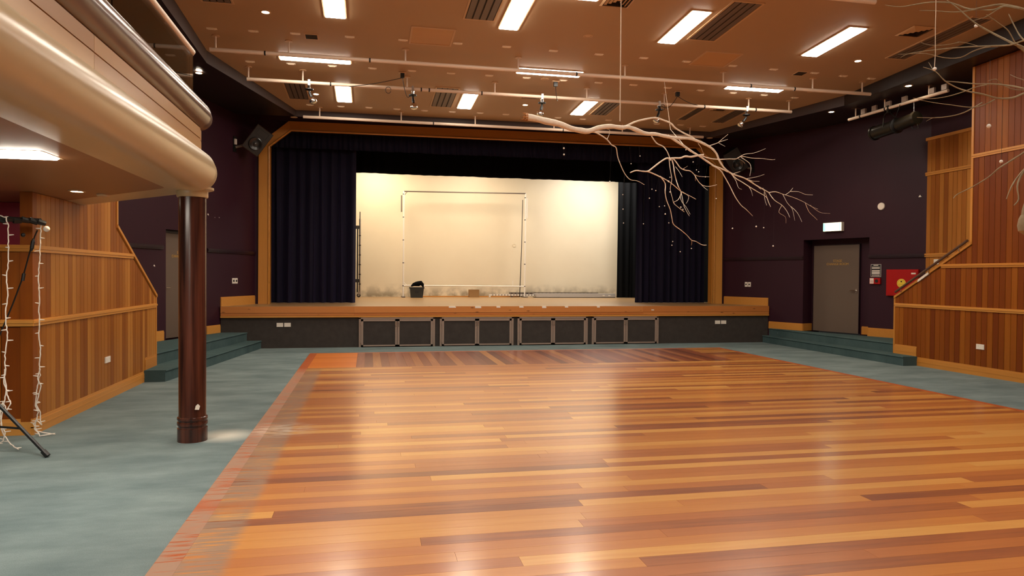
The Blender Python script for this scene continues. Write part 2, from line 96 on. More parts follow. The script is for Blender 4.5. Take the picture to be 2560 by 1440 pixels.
class MB:
    """collects geometry; build() links it as one mesh object"""
    def __init__(self):
        self.v, self.f = [], []
    def add(self, vs, fs):
        n = len(self.v)
        self.v += [tuple(p) for p in vs]
        self.f += [tuple(i + n for i in f) for f in fs]
        return self
    def box(self, a, b, fn=None):
        (x0, y0, z0), (x1, y1, z1) = a, b
        vs = [(x0, y0, z0), (x1, y0, z0), (x1, y1, z0), (x0, y1, z0), (x0, y0, z1), (x1, y0, z1), (x1, y1, z1), (x0, y1, z1)]
        if fn:
            vs = [fn(*p) for p in vs]
        return self.add(vs, [(0, 3, 2, 1), (4, 5, 6, 7), (0, 1, 5, 4), (1, 2, 6, 5), (2, 3, 7, 6), (3, 0, 4, 7)])
    def prism(self, poly, d):
        n = len(poly); d = Vector(d)
        vs = [Vector(p) for p in poly] + [Vector(p) + d for p in poly]
        fs = [tuple(range(n))[::-1], tuple(range(n, 2 * n))] + [(i, (i + 1) % n, n + (i + 1) % n, n + i) for i in range(n)]
        return self.add(vs, fs)
    def tube(self, pts, rad, seg=8, caps=True):
        pts = [Vector(p) for p in pts]
        if not hasattr(rad, '__len__'):
            rad = [rad] * len(pts)
        rings, u = [], None
        for i, p in enumerate(pts):
            t = (pts[min(i + 1, len(pts) - 1)] - pts[max(i - 1, 0)])
            t = t.normalized() if t.length > 1e-9 else Vector((0, 0, 1))
            if u is None:
                u = t.orthogonal().normalized()
            else:
                u = u - t * u.dot(t)
                u = u.normalized() if u.length > 1e-6 else t.orthogonal().normalized()
            w = t.cross(u)
            rings.append([p + (u * math.cos(2 * math.pi * k / seg) + w * math.sin(2 * math.pi * k / seg)) * rad[i] for k in range(seg)])
        vs = [q for r_ in rings for q in r_]
        fs = []
        for i in range(len(pts) - 1):
            for k in range(seg):
                fs.append((i * seg + k, i * seg + (k + 1) % seg, (i + 1) * seg + (k + 1) % seg, (i + 1) * seg + k))
        if caps:
            fs += [tuple(range(seg))[::-1], tuple(range((len(pts) - 1) * seg, len(pts) * seg))]
        return self.add(vs, fs)
    def cyl(self, a, b, r, r2=None, seg=16):
        return self.tube([a, b], [r, r if r2 is None else r2], seg)
    def lathe(self, prof, c=(0, 0, 0), seg=32, fn=None):
        vs, fs, n = [], [], len(prof)
        for k in range(seg):
            a = 2 * math.pi * k / seg
            for r, z in prof:
                p = (c[0] + r * math.cos(a), c[1] + r * math.sin(a), c[2] + z)
                vs.append(fn(*p) if fn else p)
        for k in range(seg):
            for i in range(n - 1):
                fs.append((k * n + i, ((k + 1) % seg) * n + i, ((k + 1) % seg) * n + i + 1, k * n + i + 1))
        return self.add(vs, fs)
    def sphere(self, c, r, seg=12, rings=8):
        prof = [(r * math.sin(math.pi * i / rings) + 1e-5, -r * math.cos(math.pi * i / rings)) for i in range(rings + 1)]
        return self.lathe(prof, c, seg)
    def build(self, name, mat, parent=None, smooth=False, origin=None):
        me = bpy.data.meshes.new(name)
        vs = self.v
        if origin is not None:
            vs = [(p[0] - origin[0], p[1] - origin[1], p[2] - origin[2]) for p in vs]
        me.from_pydata(vs, [], self.f)
        bm = bmesh.new(); bm.from_mesh(me)
        bmesh.ops.recalc_face_normals(bm, faces=bm.faces)
        bm.to_mesh(me); bm.free()
        if smooth:
            me.shade_smooth()
            me.set_sharp_from_angle(angle=math.radians(38))
        me.materials.append(mat)
        o = bpy.data.objects.new(name, me)
        COL.objects.link(o)
        if origin is not None:
            o.location = origin
        if parent is not None:
            o.parent = parent
            if origin is None and parent.location.length > 0:
                o.matrix_parent_inverse = Matrix.Translation(parent.location).inverted()
        return o

def tag(o, label=None, cat=None, group=None, kind=None):
    if label: o['label'] = label
    if cat: o['category'] = cat
    if group: o['group'] = group
    if kind: o['kind'] = kind
    return o

def thing(name, loc, label, cat, group=None):
    o = bpy.data.objects.new(name, None)
    o.empty_display_size = 0.1
    o.location = loc
    COL.objects.link(o)
    return tag(o, label, cat, group)

def struct(o, label=None):
    return tag(o, label, None, None, 'structure')

def copy_tree(o, parent=None):
    c = o.copy(); COL.objects.link(c)
    if parent is not None:
        c.parent = parent
    for ch in list(o.children):
        copy_tree(ch, c)
    return c

_unit = {}
def unit_box(mat):
    if mat.name not in _unit:
        me = bpy.data.meshes.new('board_' + mat.name)
        mb = MB().box((-.5, -.5, -.5), (.5, .5, .5))
        me.from_pydata(mb.v, [], mb.f)
        me.materials.append(mat)
        _unit[mat.name] = me
    return _unit[mat.name]

def slab(name, a, b, mat, parent):
    """a board between corners a and b that shares the unit mesh"""
    o = bpy.data.objects.new(name, unit_box(mat))
    a, b = Vector(a), Vector(b)
    o.location = (a + b) / 2
    o.scale = [max(abs(v), 1e-4) for v in (b - a)]
    COL.objects.link(o)
    o.parent = parent
    if parent.location.length > 0:
        o.location = o.location - parent.location
    return o

ORD = ['first', 'second', 'third', 'fourth', 'fifth', 'sixth', 'seventh', 'eighth', 'ninth', 'tenth', 'eleventh', 'twelfth',
       'thirteenth', 'fourteenth', 'fifteenth', 'sixteenth', 'seventeenth', 'eighteenth', 'nineteenth', 'twentieth']

# ------------------------------------------------------------------ materials
def new_mat(name):
    m_ = bpy.data.materials.new(name)
    m_.use_nodes = True
    nt = m_.node_tree
    return m_, nt, nt.nodes['Principled BSDF']

def pset(b, **kw):
    for k, v in kw.items():
        b.inputs[k.replace('_', ' ')].default_value = v

def plain(name, rgb, rough=0.5, metal=0.0, spec=0.5, noise=0.0, scale=20.0, bump=0.0, coat=0.0):
    m_, nt, b = new_mat(name)
    c = lin(rgb) + (1,)
    pset(b, Roughness=rough, Metallic=metal)
    b.inputs['Specular IOR Level'].default_value = spec
    b.inputs['Coat Weight'].default_value = coat
    b.inputs['Base Color'].default_value = c
    if noise or bump:
        g = nt.nodes.new('ShaderNodeNewGeometry')
        n = nt.nodes.new('ShaderNodeTexNoise')
        n.inputs['Scale'].default_value = scale
        n.inputs['Detail'].default_value = 4
        nt.links.new(g.outputs['Position'], n.inputs['Vector'])
        if noise:
            mx = nt.nodes.new('ShaderNodeMix'); mx.data_type = 'RGBA'
            mx.inputs[6].default_value = tuple(v * (1 - noise) for v in c[:3]) + (1,)
            mx.inputs[7].default_value = tuple(min(1, v * (1 + noise)) for v in c[:3]) + (1,)
            nt.links.new(n.outputs['Fac'], mx.inputs[0])
            nt.links.new(mx.outputs[2], b.inputs['Base Color'])
        if bump:
            bp = nt.nodes.new('ShaderNodeBump')
            bp.inputs['Strength'].default_value = bump
            bp.inputs['Distance'].default_value = 0.01
            nt.links.new(n.outputs['Fac'], bp.inputs['Height'])
            nt.links.new(bp.outputs['Normal'], b.inputs['Normal'])
    return m_

def emit(name, rgb, strength):
    m_, nt, b = new_mat(name)
    b.inputs['Base Color'].default_value = (.8, .8, .8, 1)
    b.inputs['Emission Color'].default_value = tuple(rgb) + (1,)
    b.inputs['Emission Strength'].default_value = strength
    return m_

def wood(name, cols, axis, rnd='object', rough=0.4, spec=0.5, coat=0.0, streak=0.5, stretch=16.0, gs=1.6, wear=False, knots=0.0):
    """timber: every board picks its own tone, grain streaks run along axis"""
    m_, nt, b = new_mat(name)
    N, L = nt.nodes.new, nt.links.new
    g = N('ShaderNodeNewGeometry')
    mp = N('ShaderNodeMapping')
    s = [gs * stretch] * 3
    s['XYZ'.index(axis)] = gs
    mp.inputs['Scale'].default_value = s
    L(g.outputs['Position'], mp.inputs['Vector'])
    if rnd == 'object':
        oi = N('ShaderNodeObjectInfo'); val = oi.outputs['Random']
    else:
        val = g.outputs['Random Per Island']
    off = N('ShaderNodeMath'); off.operation = 'MULTIPLY'; off.inputs[1].default_value = 37.0
    L(val, off.inputs[0])
    cmb = N('ShaderNodeCombineXYZ')
    for i in range(3): L(off.outputs[0], cmb.inputs[i])
    L(cmb.outputs[0], mp.inputs['Location'])
    n1 = N('ShaderNodeTexNoise'); n1.inputs['Scale'].default_value = 1.0; n1.inputs['Detail'].default_value = 6
    n1.inputs['Roughness'].default_value = 0.6; n1.inputs['Distortion'].default_value = 0.4
    L(mp.outputs[0], n1.inputs['Vector'])
    # tone = random + grain
    gm = N('ShaderNodeMath'); gm.operation = 'MULTIPLY_ADD'; gm.inputs[1].default_value = streak; gm.inputs[2].default_value = -streak / 2
    L(n1.outputs['Fac'], gm.inputs[0])
    ad = N('ShaderNodeMath'); ad.operation = 'ADD'; ad.use_clamp = True
    L(gm.outputs[0], ad.inputs[0]); L(val, ad.inputs[1])
    cr = N('ShaderNodeValToRGB')
    el = cr.color_ramp.elements
    while len(el) > 1: el.remove(el[-1])
    for i, (p, c) in enumerate(cols):
        e = el[0] if i == 0 else el.new(p)
        e.position = p; e.color = lin(c) + (1,)
    L(ad.outputs[0], cr.inputs[0])
    colour = cr.outputs['Color']
    if wear:
        # scuffed grey strip along the left edge of the floor, where a border carpet was taken up
        sx = N('ShaderNodeSeparateXYZ'); L(g.outputs['Position'], sx.inputs[0])
        n2 = N('ShaderNodeTexNoise'); n2.inputs['Scale'].default_value = 1.0; n2.inputs['Detail'].default_value = 5
        mp2 = N('ShaderNodeMapping'); mp2.inputs['Scale'].default_value = (3.5, 34.0, 1.0); L(g.outputs['Position'], mp2.inputs['Vector']); L(mp2.outputs[0], n2.inputs['Vector'])
        a1 = N('ShaderNodeMapRange'); a1.inputs[1].default_value = -0.64; a1.inputs[2].default_value = -0.70; a1.inputs[3].default_value = 0; a1.inputs[4].default_value = 1
        jx = N('ShaderNodeMath'); jx.operation = 'MULTIPLY_ADD'; jx.inputs[1].default_value = 0.16; L(n2.outputs['Fac'], jx.inputs[0]); L(sx.outputs[0], jx.inputs[2])
        L(jx.outputs[0], a1.inputs[0])
        a2 = N('ShaderNodeMapRange'); a2.inputs[1].default_value = 0.36; a2.inputs[2].default_value = 0.50; L(n2.outputs['Fac'], a2.inputs[0])
        n3 = N('ShaderNodeTexNoise'); n3.inputs['Scale'].default_value = 0.9; n3.inputs['Detail'].default_value = 3; L(g.outputs['Position'], n3.inputs['Vector'])
        a3 = N('ShaderNodeMapRange'); a3.inputs[1].default_value = 0.28; a3.inputs[2].default_value = 0.42; L(n3.outputs['Fac'], a3.inputs[0])
        a4 = N('ShaderNodeMapRange'); a4.inputs[1].default_value = 12.4; a4.inputs[2].default_value = 11.6; L(sx.outputs[1], a4.inputs[0])
        k = a1.outputs[0]
        for q in (a2, a3, a4):
            mu = N('ShaderNodeMath'); mu.operation = 'MULTIPLY'; L(k, mu.inputs[0]); L(q.outputs[0], mu.inputs[1]); k = mu.outputs[0]
        mu = N('ShaderNodeMath'); mu.operation = 'MULTIPLY'; mu.inputs[1].default_value = 0.85; L(k, mu.inputs[0]); k = mu.outputs[0]
        mx = N('ShaderNodeMix'); mx.data_type = 'RGBA'
        mx.inputs[7].default_value = lin((156, 130, 110)) + (1,)
        L(k, mx.inputs[0]); L(colour, mx.inputs[6]); colour = mx.outputs[2]
        # dropped-paint patch near the column
        sc = N('ShaderNodeVectorMath'); sc.operation = 'DISTANCE'; sc.inputs[1].default_value = (-0.86, 7.45, 0)
        L(g.outputs['Position'], sc.inputs[0])
        a5 = N('ShaderNodeMapRange'); a5.inputs[1].default_value = 0.42; a5.inputs[2].default_value = 0.05; L(sc.outputs['Value'], a5.inputs[0])
        n4 = N('ShaderNodeTexNoise'); n4.inputs['Scale'].default_value = 1.0; mp4 = N('ShaderNodeMapping'); mp4.inputs['Scale'].default_value = (6, 22, 1); L(g.outputs['Position'], mp4.inputs['Vector']); L(mp4.outputs[0], n4.inputs['Vector'])
        a6 = N('ShaderNodeMapRange'); a6.inputs[1].default_value = 0.4; a6.inputs[2].default_value = 0.62; L(n4.outputs['Fac'], a6.inputs[0])
        mu2 = N('ShaderNodeMath'); mu2.operation = 'MULTIPLY'; L(a5.outputs[0], mu2.inputs[0]); L(a6.outputs[0], mu2.inputs[1])
        mx2 = N('ShaderNodeMix'); mx2.data_type = 'RGBA'; mx2.inputs[7].default_value = lin((225, 205, 185)) + (1,)
        L(mu2.outputs[0], mx2.inputs[0]); L(colour, mx2.inputs[6]); colour = mx2.outputs[2]
        rr = N('ShaderNodeMapRange'); rr.inputs[3].default_value = rough; rr.inputs[4].default_value = 0.6; L(k, rr.inputs[0]); L(rr.outputs[0], b.inputs['Roughness'])
    if knots:
        vo = N('ShaderNodeTexVoronoi'); vo.inputs['Scale'].default_value = 1.0
        mpk = N('ShaderNodeMapping'); sk = [9.0] * 3; sk['XYZ'.index(axis)] = 3.2; mpk.inputs['Scale'].default_value = sk
        L(g.outputs['Position'], mpk.inputs['Vector']); L(mpk.outputs[0], vo.inputs['Vector'])
        kr = N('ShaderNodeMapRange'); kr.inputs[1].default_value = 0.16; kr.inputs[2].default_value = 0.05; kr.inputs[3].default_value = 0; kr.inputs[4].default_value = knots
        L(vo.outputs['Distance'], kr.inputs[0])
        mk = N('ShaderNodeMix'); mk.data_type = 'RGBA'; mk.inputs[7].default_value = lin((70, 32, 14)) + (1,)
        L(kr.outputs[0], mk.inputs[0]); L(colour, mk.inputs[6]); colour = mk.outputs[2]
    L(colour, b.inputs['Base Color'])
    if not wear:
        b.inputs['Roughness'].default_value = rough
    b.inputs['Specular IOR Level'].default_value = spec
    b.inputs['Coat Weight'].default_value = coat
    b.inputs['Coat Roughness'].default_value = 0.2
    return m_

FLOOR_COLS = [(0, (142, 78, 42)), (.12, (168, 96, 48)), (.36, (190, 114, 54)), (.6, (202, 128, 58)), (.82, (216, 148, 70)), (1, (226, 166, 86))]
DARK_COLS = [(0, (112, 50, 26)), (.3, (136, 66, 36)), (.6, (150, 76, 42)), (.85, (176, 104, 52)), (1, (196, 130, 62))]
WALL_COLS = [(0, (112, 50, 7)), (.3, (122, 58, 8)), (.6, (132, 67, 11)), (.85, (142, 76, 15)), (1, (152, 86, 20))]
TRIM_COLS = [(0, (186, 122, 48)), (.5, (198, 134, 58)), (1, (208, 146, 70))]
M = {}
M['floor_x'] = wood('floor_board_wood', FLOOR_COLS, 'X', 'object', rough=.42, streak=.45, wear=True, stretch=14, coat=1.0)
M['floor_x_far'] = wood('far_floor_board_wood', FLOOR_COLS, 'X', 'island', rough=.42, streak=.45, wear=True, stretch=14, coat=1.0)
M['floor_y'] = wood('border_board_wood', DARK_COLS, 'Y', 'object', rough=.42, streak=.4, stretch=14, coat=1.0)
M['floor_corner'] = wood('corner_block_wood', [(0, (190, 100, 44)), (.5, (206, 116, 50)), (1, (216, 132, 60))], 'X', 'object', rough=.3, streak=.5)
M['floor_edge'] = wood('edge_board_wood', [(0, (150, 72, 40)), (1, (176, 90, 48))], 'Y', 'object', rough=.35, wear=True)
M['wall_wood'] = wood('wall_board_wood', WALL_COLS, 'Z', 'object', rough=.4, spec=.3, streak=.6, stretch=18, gs=1.1)
M['wall_wood_left'] = wood('yellow_wall_board_wood', [(0, (136, 74, 20)), (.3, (150, 88, 28)), (.6, (162, 100, 36)), (.85, (174, 112, 44)), (1, (184, 124, 54))], 'Z', 'object', rough=.4, spec=.3, streak=.6, stretch=18, gs=1.1)
M['trim_x'] = wood('trim_wood_x', TRIM_COLS, 'X', 'object', rough=.35, streak=.6)
M['trim_y'] = wood('trim_wood_y', TRIM_COLS, 'Y', 'object', rough=.35, streak=.6)
M['trim_z'] = wood('trim_wood_z', TRIM_COLS, 'Z', 'object', rough=.35, streak=.6)
M['fascia'] = wood('stage_fascia_wood', [(0, (182, 110, 52)), (.5, (194, 122, 60)), (1, (204, 134, 70))], 'X', 'object', rough=.4, streak=.6, knots=.8)
M['stage_floor'] = wood('stage_floor_wood', [(0, (146, 112, 74)), (.5, (158, 124, 84)), (1, (168, 134, 92))], 'X', 'object', rough=.32, streak=.5, stretch=4)
M['backing'] = plain('dark_backing', (52, 26, 12), .8)
M['purple'] = plain('aubergine_wall_paint', (50, 21, 34), .5, noise=.07, scale=1.2, spec=.28)
M['purple_trim'] = plain('aubergine_gloss_trim', (38, 17, 27), .35)
M['red_wall'] = plain('crimson_wall_paint', (140, 26, 50), .5)
M['soffit'] = plain('dark_soffit_paint', (34, 26, 25), .38)
M['balcony_soffit'] = plain('brown_soffit_paint', (150, 104, 66), .4)
M['fascia_dark'] = plain('bulkhead_paint', (66, 53, 50), .5)
M['ceiling'] = plain('tan_ceiling_paint', (184, 153, 117), .55, noise=.02, scale=.6)
M['ceiling_fit'] = plain('cream_ceiling_fitting', (206, 172, 132), .5)
M['plate'] = plain('pale_plate', (248, 232, 208), .5)
M['cream'] = plain('cream_gloss_paint', (190, 168, 130), .28, spec=.5)
M['maple'] = wood('pale_veneer', [(0, (172, 128, 74)), (.5, (182, 138, 82)), (1, (192, 150, 92))], 'Y', 'object', rough=.35, streak=.4)
M['mauve'] = plain('mauve_brown_rail_paint', (108, 88, 80), .22)
M['steel'] = plain('brushed_steel', (200, 196, 190), .3, metal=1.0)
M['rail_white'] = plain('white_pipe_paint', (236, 214, 192), .4)
M['white'] = plain('white_plastic', (238, 230, 218), .35)
M['black'] = plain('black_plastic', (16, 16, 16), .45)
M['black_gloss'] = plain('black_speaker_grille', (34, 32, 30), .22)
M['baffle'] = plain('charcoal_baffle', (30, 28, 26), .5)
M['dome'] = plain('polished_dust_cap', (60, 58, 55), .08)
M['dark_metal'] = plain('dark_lantern_metal', (40, 36, 29), .35, metal=.5)
M['chrome'] = plain('lamp_chrome', (220, 216, 210), .12, metal=1.0)
M['felt'] = plain('charcoal_felt', (66, 61, 58), .95, noise=.25, scale=9, bump=.25, spec=.1)
M['hatch_metal'] = plain('taupe_hatch_metal', (152, 134, 122), .4, metal=.1)
M['handrail'] = plain('brown_handrail_paint', (84, 58, 46), .35)
M['door'] = plain('taupe_door_paint', (102, 86, 74), .45, noise=.03, scale=1.5)
M['gold'] = plain('gold_lettering', (190, 146, 58), .4)
M['red'] = plain('red_cabinet_paint', (170, 8, 8), .35)
M['yellow'] = plain('yellow_sticker', (236, 204, 60), .45)
M['sign_dark'] = plain('dark_notice_print', (34, 32, 36), .35)
M['velvet'] = plain('navy_velvet', (23, 20, 36), .8, spec=.15)
M['velvet'].node_tree.nodes['Principled BSDF'].inputs['Sheen Weight'].default_value = 0.35
M['velvet'].node_tree.nodes['Principled BSDF'].inputs['Sheen Tint'].default_value = lin((90, 80, 130)) + (1,)
M['black_cloth'] = plain('black_cloth', (11, 11, 12), .95, spec=.1)
M['stage_black'] = plain('black_stage_paint', (9, 9, 9), .95, spec=.05)
M['cardboard'] = plain('brown_cardboard', (158, 120, 74), .8, noise=.05)
M['bin'] = plain('dark_green_bin_plastic', (44, 50, 50), .4)
M['bark'] = plain('bleached_bark', (238, 224, 206), .8, noise=.16, scale=30, bump=.4)
M['bark_far'] = plain('greenish_grey_bark', (150, 134, 106), .85, noise=.25, scale=30, bump=.4)
M['ball'] = plain('white_foam_ball', (250, 246, 240), .6)
M['thread'] = plain('grey_thread', (70, 62, 58), .6)
M['twine'] = plain('white_cord', (226, 205, 182), .7)
M['cut_wood'] = plain('broken_wood', (176, 118, 60), .8, noise=.4, scale=40)
M['alu'] = plain('aluminium_truss', (206, 202, 196), .3, metal=.35)
M['pole_paint'] = plain('white_banded_pole', (244, 236, 224), .4)
M['grille'] = plain('grey_grille', (112, 98, 88), .5)
M['grille_dark'] = plain('dark_grille_slot', (40, 33, 28), .7)
M['fairy'] = plain('white_fairy_cable', (232, 220, 208), .45)
M['panel_wood'] = wood('access_panel_wood', [(0, (200, 156, 104)), (1, (210, 166, 114))], 'X', 'object', rough=.5, streak=.8, stretch=5)
M['fluo'] = emit('fluorescent_diffuser', FLUO_COL, FLUO)
M['fluo_low'] = emit('balcony_diffuser', FLUO_COL, FLUO * 1.5)
M['lamp_glow'] = emit('downlight_lamp', (1.0, .86, .66), 40.0)
M['exit_glow'] = emit('exit_sign_face', (.72, 1.0, .84), 1.7)
M['exit_green'] = emit('exit_sign_green', (.1, .6, .4), 1.0)
M['led_red'] = plain('red_badge', (190, 44, 32), .5)

def carpet_mat(name, rgb, dark):
    m_, nt, b = new_mat(name)
    N, L = nt.nodes.new, nt.links.new
    g = N('ShaderNodeNewGeometry')
    n1 = N('ShaderNodeTexNoise'); n1.inputs['Scale'].default_value = 1.6; n1.inputs['Detail'].default_value = 7; n1.inputs['Roughness'].default_value = .65
    mp = N('ShaderNodeMapping'); mp.inputs['Scale'].default_value = (.7, 1.6, 1); L(g.outputs['Position'], mp.inputs['Vector']); L(mp.outputs[0], n1.inputs['Vector'])
    r1 = N('ShaderNodeMapRange'); r1.inputs[1].default_value = .3; r1.inputs[2].default_value = .68; L(n1.outputs['Fac'], r1.inputs[0])
    mx = N('ShaderNodeMix'); mx.data_type = 'RGBA'; mx.inputs[6].default_value = lin(dark) + (1,); mx.inputs[7].default_value = lin(rgb) + (1,)
    L(r1.outputs[0], mx.inputs[0])
    n2 = N('ShaderNodeTexNoise'); n2.inputs['Scale'].default_value = 160; n2.inputs['Detail'].default_value = 2; L(g.outputs['Position'], n2.inputs['Vector'])
    r2 = N('ShaderNodeMapRange'); r2.inputs[1].default_value = .25; r2.inputs[2].default_value = .75; r2.inputs[3].default_value = .82; r2.inputs[4].default_value = 1.12; L(n2.outputs['Fac'], r2.inputs[0])
    hs = N('ShaderNodeHueSaturation'); L(mx.outputs[2], hs.inputs['Color']); L(r2.outputs[0], hs.inputs['Value'])
    # lint
    vo = N('ShaderNodeTexVoronoi'); vo.inputs['Scale'].default_value = 2.6; L(g.outputs['Position'], vo.inputs['Vector'])
    r3 = N('ShaderNodeMapRange'); r3.inputs[1].default_value = .022; r3.inputs[2].default_value = .014; r3.inputs[3].default_value = 0; r3.inputs[4].default_value = .8; L(vo.outputs['Distance'], r3.inputs[0])
    mx2 = N('ShaderNodeMix'); mx2.data_type = 'RGBA'; mx2.inputs[7].default_value = (.7, .72, .7, 1)
    L(r3.outputs[0], mx2.inputs[0]); L(hs.outputs[0], mx2.inputs[6])
    # bleached patch by the column foot
    sc = N('ShaderNodeVectorMath'); sc.operation = 'DISTANCE'; sc.inputs[1].default_value = (-1.38, 7.35, 0); L(g.outputs['Position'], sc.inputs[0])
    r4 = N('ShaderNodeMapRange'); r4.inputs[1].default_value = .34; r4.inputs[2].default_value = .06; r4.inputs[4].default_value = .75; L(sc.outputs['Value'], r4.inputs[0])
    mx3 = N('ShaderNodeMix'); mx3.data_type = 'RGBA'; mx3.inputs[7].default_value = lin((214, 212, 200)) + (1,)
    L(r4.outputs[0], mx3.inputs[0]); L(mx2.outputs[2], mx3.inputs[6])
    L(mx3.outputs[2], b.inputs['Base Color'])
    b.inputs['Roughness'].default_value = .95
    b.inputs['Specular IOR Level'].default_value = .12
    bp = N('ShaderNodeBump'); bp.inputs['Strength'].default_value = .35; bp.inputs['Distance'].default_value = .004
    L(n2.outputs['Fac'], bp.inputs['Height']); L(bp.outputs[0], b.inputs['Normal'])
    return m_
M['carpet'] = carpet_mat('teal_carpet', (124, 139, 140), (92, 108, 110))
M['step_carpet'] = carpet_mat('teal_step_carpet', (76, 96, 97), (62, 82, 84))

def column_mat():
    m_, nt, b = new_mat('dark_stained_column')
    N, L = nt.nodes.new, nt.links.new
    g = N('ShaderNodeNewGeometry')
    mp = N('ShaderNodeMapping'); mp.inputs['Scale'].default_value = (22, 22, .9); L(g.outputs['Position'], mp.inputs['Vector'])
    n = N('ShaderNodeTexNoise'); n.inputs['Scale'].default_value = 1; n.inputs['Detail'].default_value = 5; L(mp.outputs[0], n.inputs['Vector'])
    cr = N('ShaderNodeValToRGB'); e = cr.color_ramp.elements
    e[0].position = .3; e[0].color = lin((40, 20, 16)) + (1,); e[1].position = .72; e[1].color = lin((92, 50, 36)) + (1,)
    L(n.outputs['Fac'], cr.inputs[0]); L(cr.outputs[0], b.inputs['Base Color'])
    b.inputs['Roughness'].default_value = .22
    return m_
M['column'] = column_mat()

def screen_mat():
    m_, nt, b = new_mat('cream_cyclorama_paint')
    N, L = nt.nodes.new, nt.links.new
    g = N('ShaderNodeNewGeometry')
    sx = N('ShaderNodeSeparateXYZ'); L(g.outputs['Position'], sx.inputs[0])
    n = N('ShaderNodeTexNoise'); n.inputs['Scale'].default_value = 1.1; n.inputs['Detail'].default_value = 5; L(g.outputs['Position'], n.inputs['Vector'])
    n2 = N('ShaderNodeTexNoise'); n2.inputs['Scale'].default_value = 3.5; n2.inputs['Detail'].default_value = 6; L(g.outputs['Position'], n2.inputs['Vector'])
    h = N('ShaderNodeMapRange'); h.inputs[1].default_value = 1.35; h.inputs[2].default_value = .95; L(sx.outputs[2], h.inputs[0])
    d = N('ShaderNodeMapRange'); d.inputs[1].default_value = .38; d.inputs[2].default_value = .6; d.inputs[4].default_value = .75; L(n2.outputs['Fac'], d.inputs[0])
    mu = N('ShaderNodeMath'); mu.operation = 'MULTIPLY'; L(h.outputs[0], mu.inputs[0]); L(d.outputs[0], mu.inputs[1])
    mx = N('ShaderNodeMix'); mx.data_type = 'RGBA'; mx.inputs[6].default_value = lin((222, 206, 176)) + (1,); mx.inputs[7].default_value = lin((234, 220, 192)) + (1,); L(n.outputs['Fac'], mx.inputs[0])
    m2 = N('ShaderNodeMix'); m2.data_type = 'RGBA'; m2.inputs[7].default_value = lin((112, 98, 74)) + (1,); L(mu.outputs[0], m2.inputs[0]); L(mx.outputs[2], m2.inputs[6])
    L(m2.outputs[2], b.inputs['Base Color']); b.inputs['Roughness'].default_value = .45
    return m_
M['screen'] = screen_mat()

def glass_mat():
    m_, nt, b = new_mat('tinted_balustrade_glass')
    N, L = nt.nodes.new, nt.links.new
    nt.nodes.remove(b)
    t = N('ShaderNodeBsdfTransparent'); t.inputs[0].default_value = (.62, .56, .5, 1)
    gl = N('ShaderNodeBsdfGlossy'); gl.inputs['Roughness'].default_value = .02
    fr = N('ShaderNodeFresnel'); fr.inputs[0].default_value = 1.5
    mx = N('ShaderNodeMixShader'); L(fr.outputs[0], mx.inputs[0]); L(t.outputs[0], mx.inputs[1]); L(gl.outputs[0], mx.inputs[2])
    L(mx.outputs[0], nt.nodes['Material Output'].inputs[0])
    return m_
M['glass'] = glass_mat()

# ------------------------------------------------------------------ levels and planes of the hall
CZ = lambda y: 5.845 - 0.04 * y             # tan ceiling, falling towards the stage
SZ = lambda y: 5.382 - 0.02 * y             # dark bulkhead underside
XL, XR = -3.24, 9.97                        # timber side walls
YS = 15.865                                 # stage front
ZS = 0.905                                  # stage floor
YP = 17.2                                   # proscenium face
YBACK = -5.0
_l = math.hypot(1.66, 4.45)
SDX, SDY = 1.66 / _l, 4.45 / _l
def WR(s, d, z):     # right splayed wall: s along it from the proscenium, d into the wall
    return (9.3 + SDX * s + SDY * d, YP - SDY * s + SDX * d, z)
def WL(s, d, z):     # left splayed wall
    return (-2.59 - SDX * s - SDY * d, YP - SDY * s + SDX * d, z)
LEN = 5.22

# ------------------------------------------------------------------ floors
o = MB().box((-6.2, YBACK, -.12), (10.4, YS + .1, 0)).build('floor', M['carpet'])
struct(o, 'worn teal carpet around the timber dance floor')
DX0, DX1, DY1 = -1.14, 7.81, 14.645
df = MB().box((DX0, YBACK + .2, 0), (DX1, DY1, .004)).build('dance_floor', M['backing'])
struct(df, 'orange timber dance floor in front of the stage')
GAP = .0007
BW = .13
# edge boards (left, right, far)
slab('edge_board', (DX0, YBACK + .2, .003), (DX0 + .14, DY1, .016), M['floor_edge'], df)
slab('edge_board', (DX1 - .1, YBACK + .2, .003), (DX1, DY1, .016), M['floor_edge'], df)
slab('edge_board', (DX0 + .14, DY1 - .1, .003), (DX1 - .1, DY1, .016), M['floor_edge'], df)
XA, XB = DX0 + .14, DX1 - .1
rows_far, n_near = MB(), 0
y = 12.30
while y > YBACK + .35:
    y0 = y - BW
    x = XA
    first = random.uniform(.3, 3.4)
    while x < XB - .01:
        x1 = min(XB, x + (first if x == XA else random.uniform(1.4, 5.0)))
        if XB - x1 < .5: x1 = XB
        if 3.1 < y <= 7.6:
            slab('floor_board', (x + GAP, y0 + GAP, .003), (x1 - GAP, y - GAP, .016), M['floor_x'], df); n_near += 1
        else:
            rows_far.box((x + GAP, y0 + GAP, .003), (x1 - GAP, y - GAP, .016))
        x = x1
    y = y0
tag(rows_far.build('distant_floor_boards', M['floor_x_far'], df), kind='stuff')
# far border: boards laid towards the stage, with a block of cross-laid boards at each corner
YB0, YB1 = 12.30, DY1 - .1
for xs, xe in ((XA, -.2), (6.9, XB)):
    yy = YB0
    while yy < YB1 - .02:
        ye = min(YB1, yy + .14)
        slab('border_board', (xs + GAP, yy + GAP, .003), (xe - GAP, ye - GAP, .016), M['floor_corner'] if xs < 0 else M['floor_x'], df)
        yy = ye
xx = -.2
while xx < 6.89:
    xe = min(6.9, xx + .1458)
    slab('border_board', (xx + GAP, YB0 + GAP, .003), (xe - GAP, YB1 - GAP, .016), M['floor_y'], df)
    xx = xe

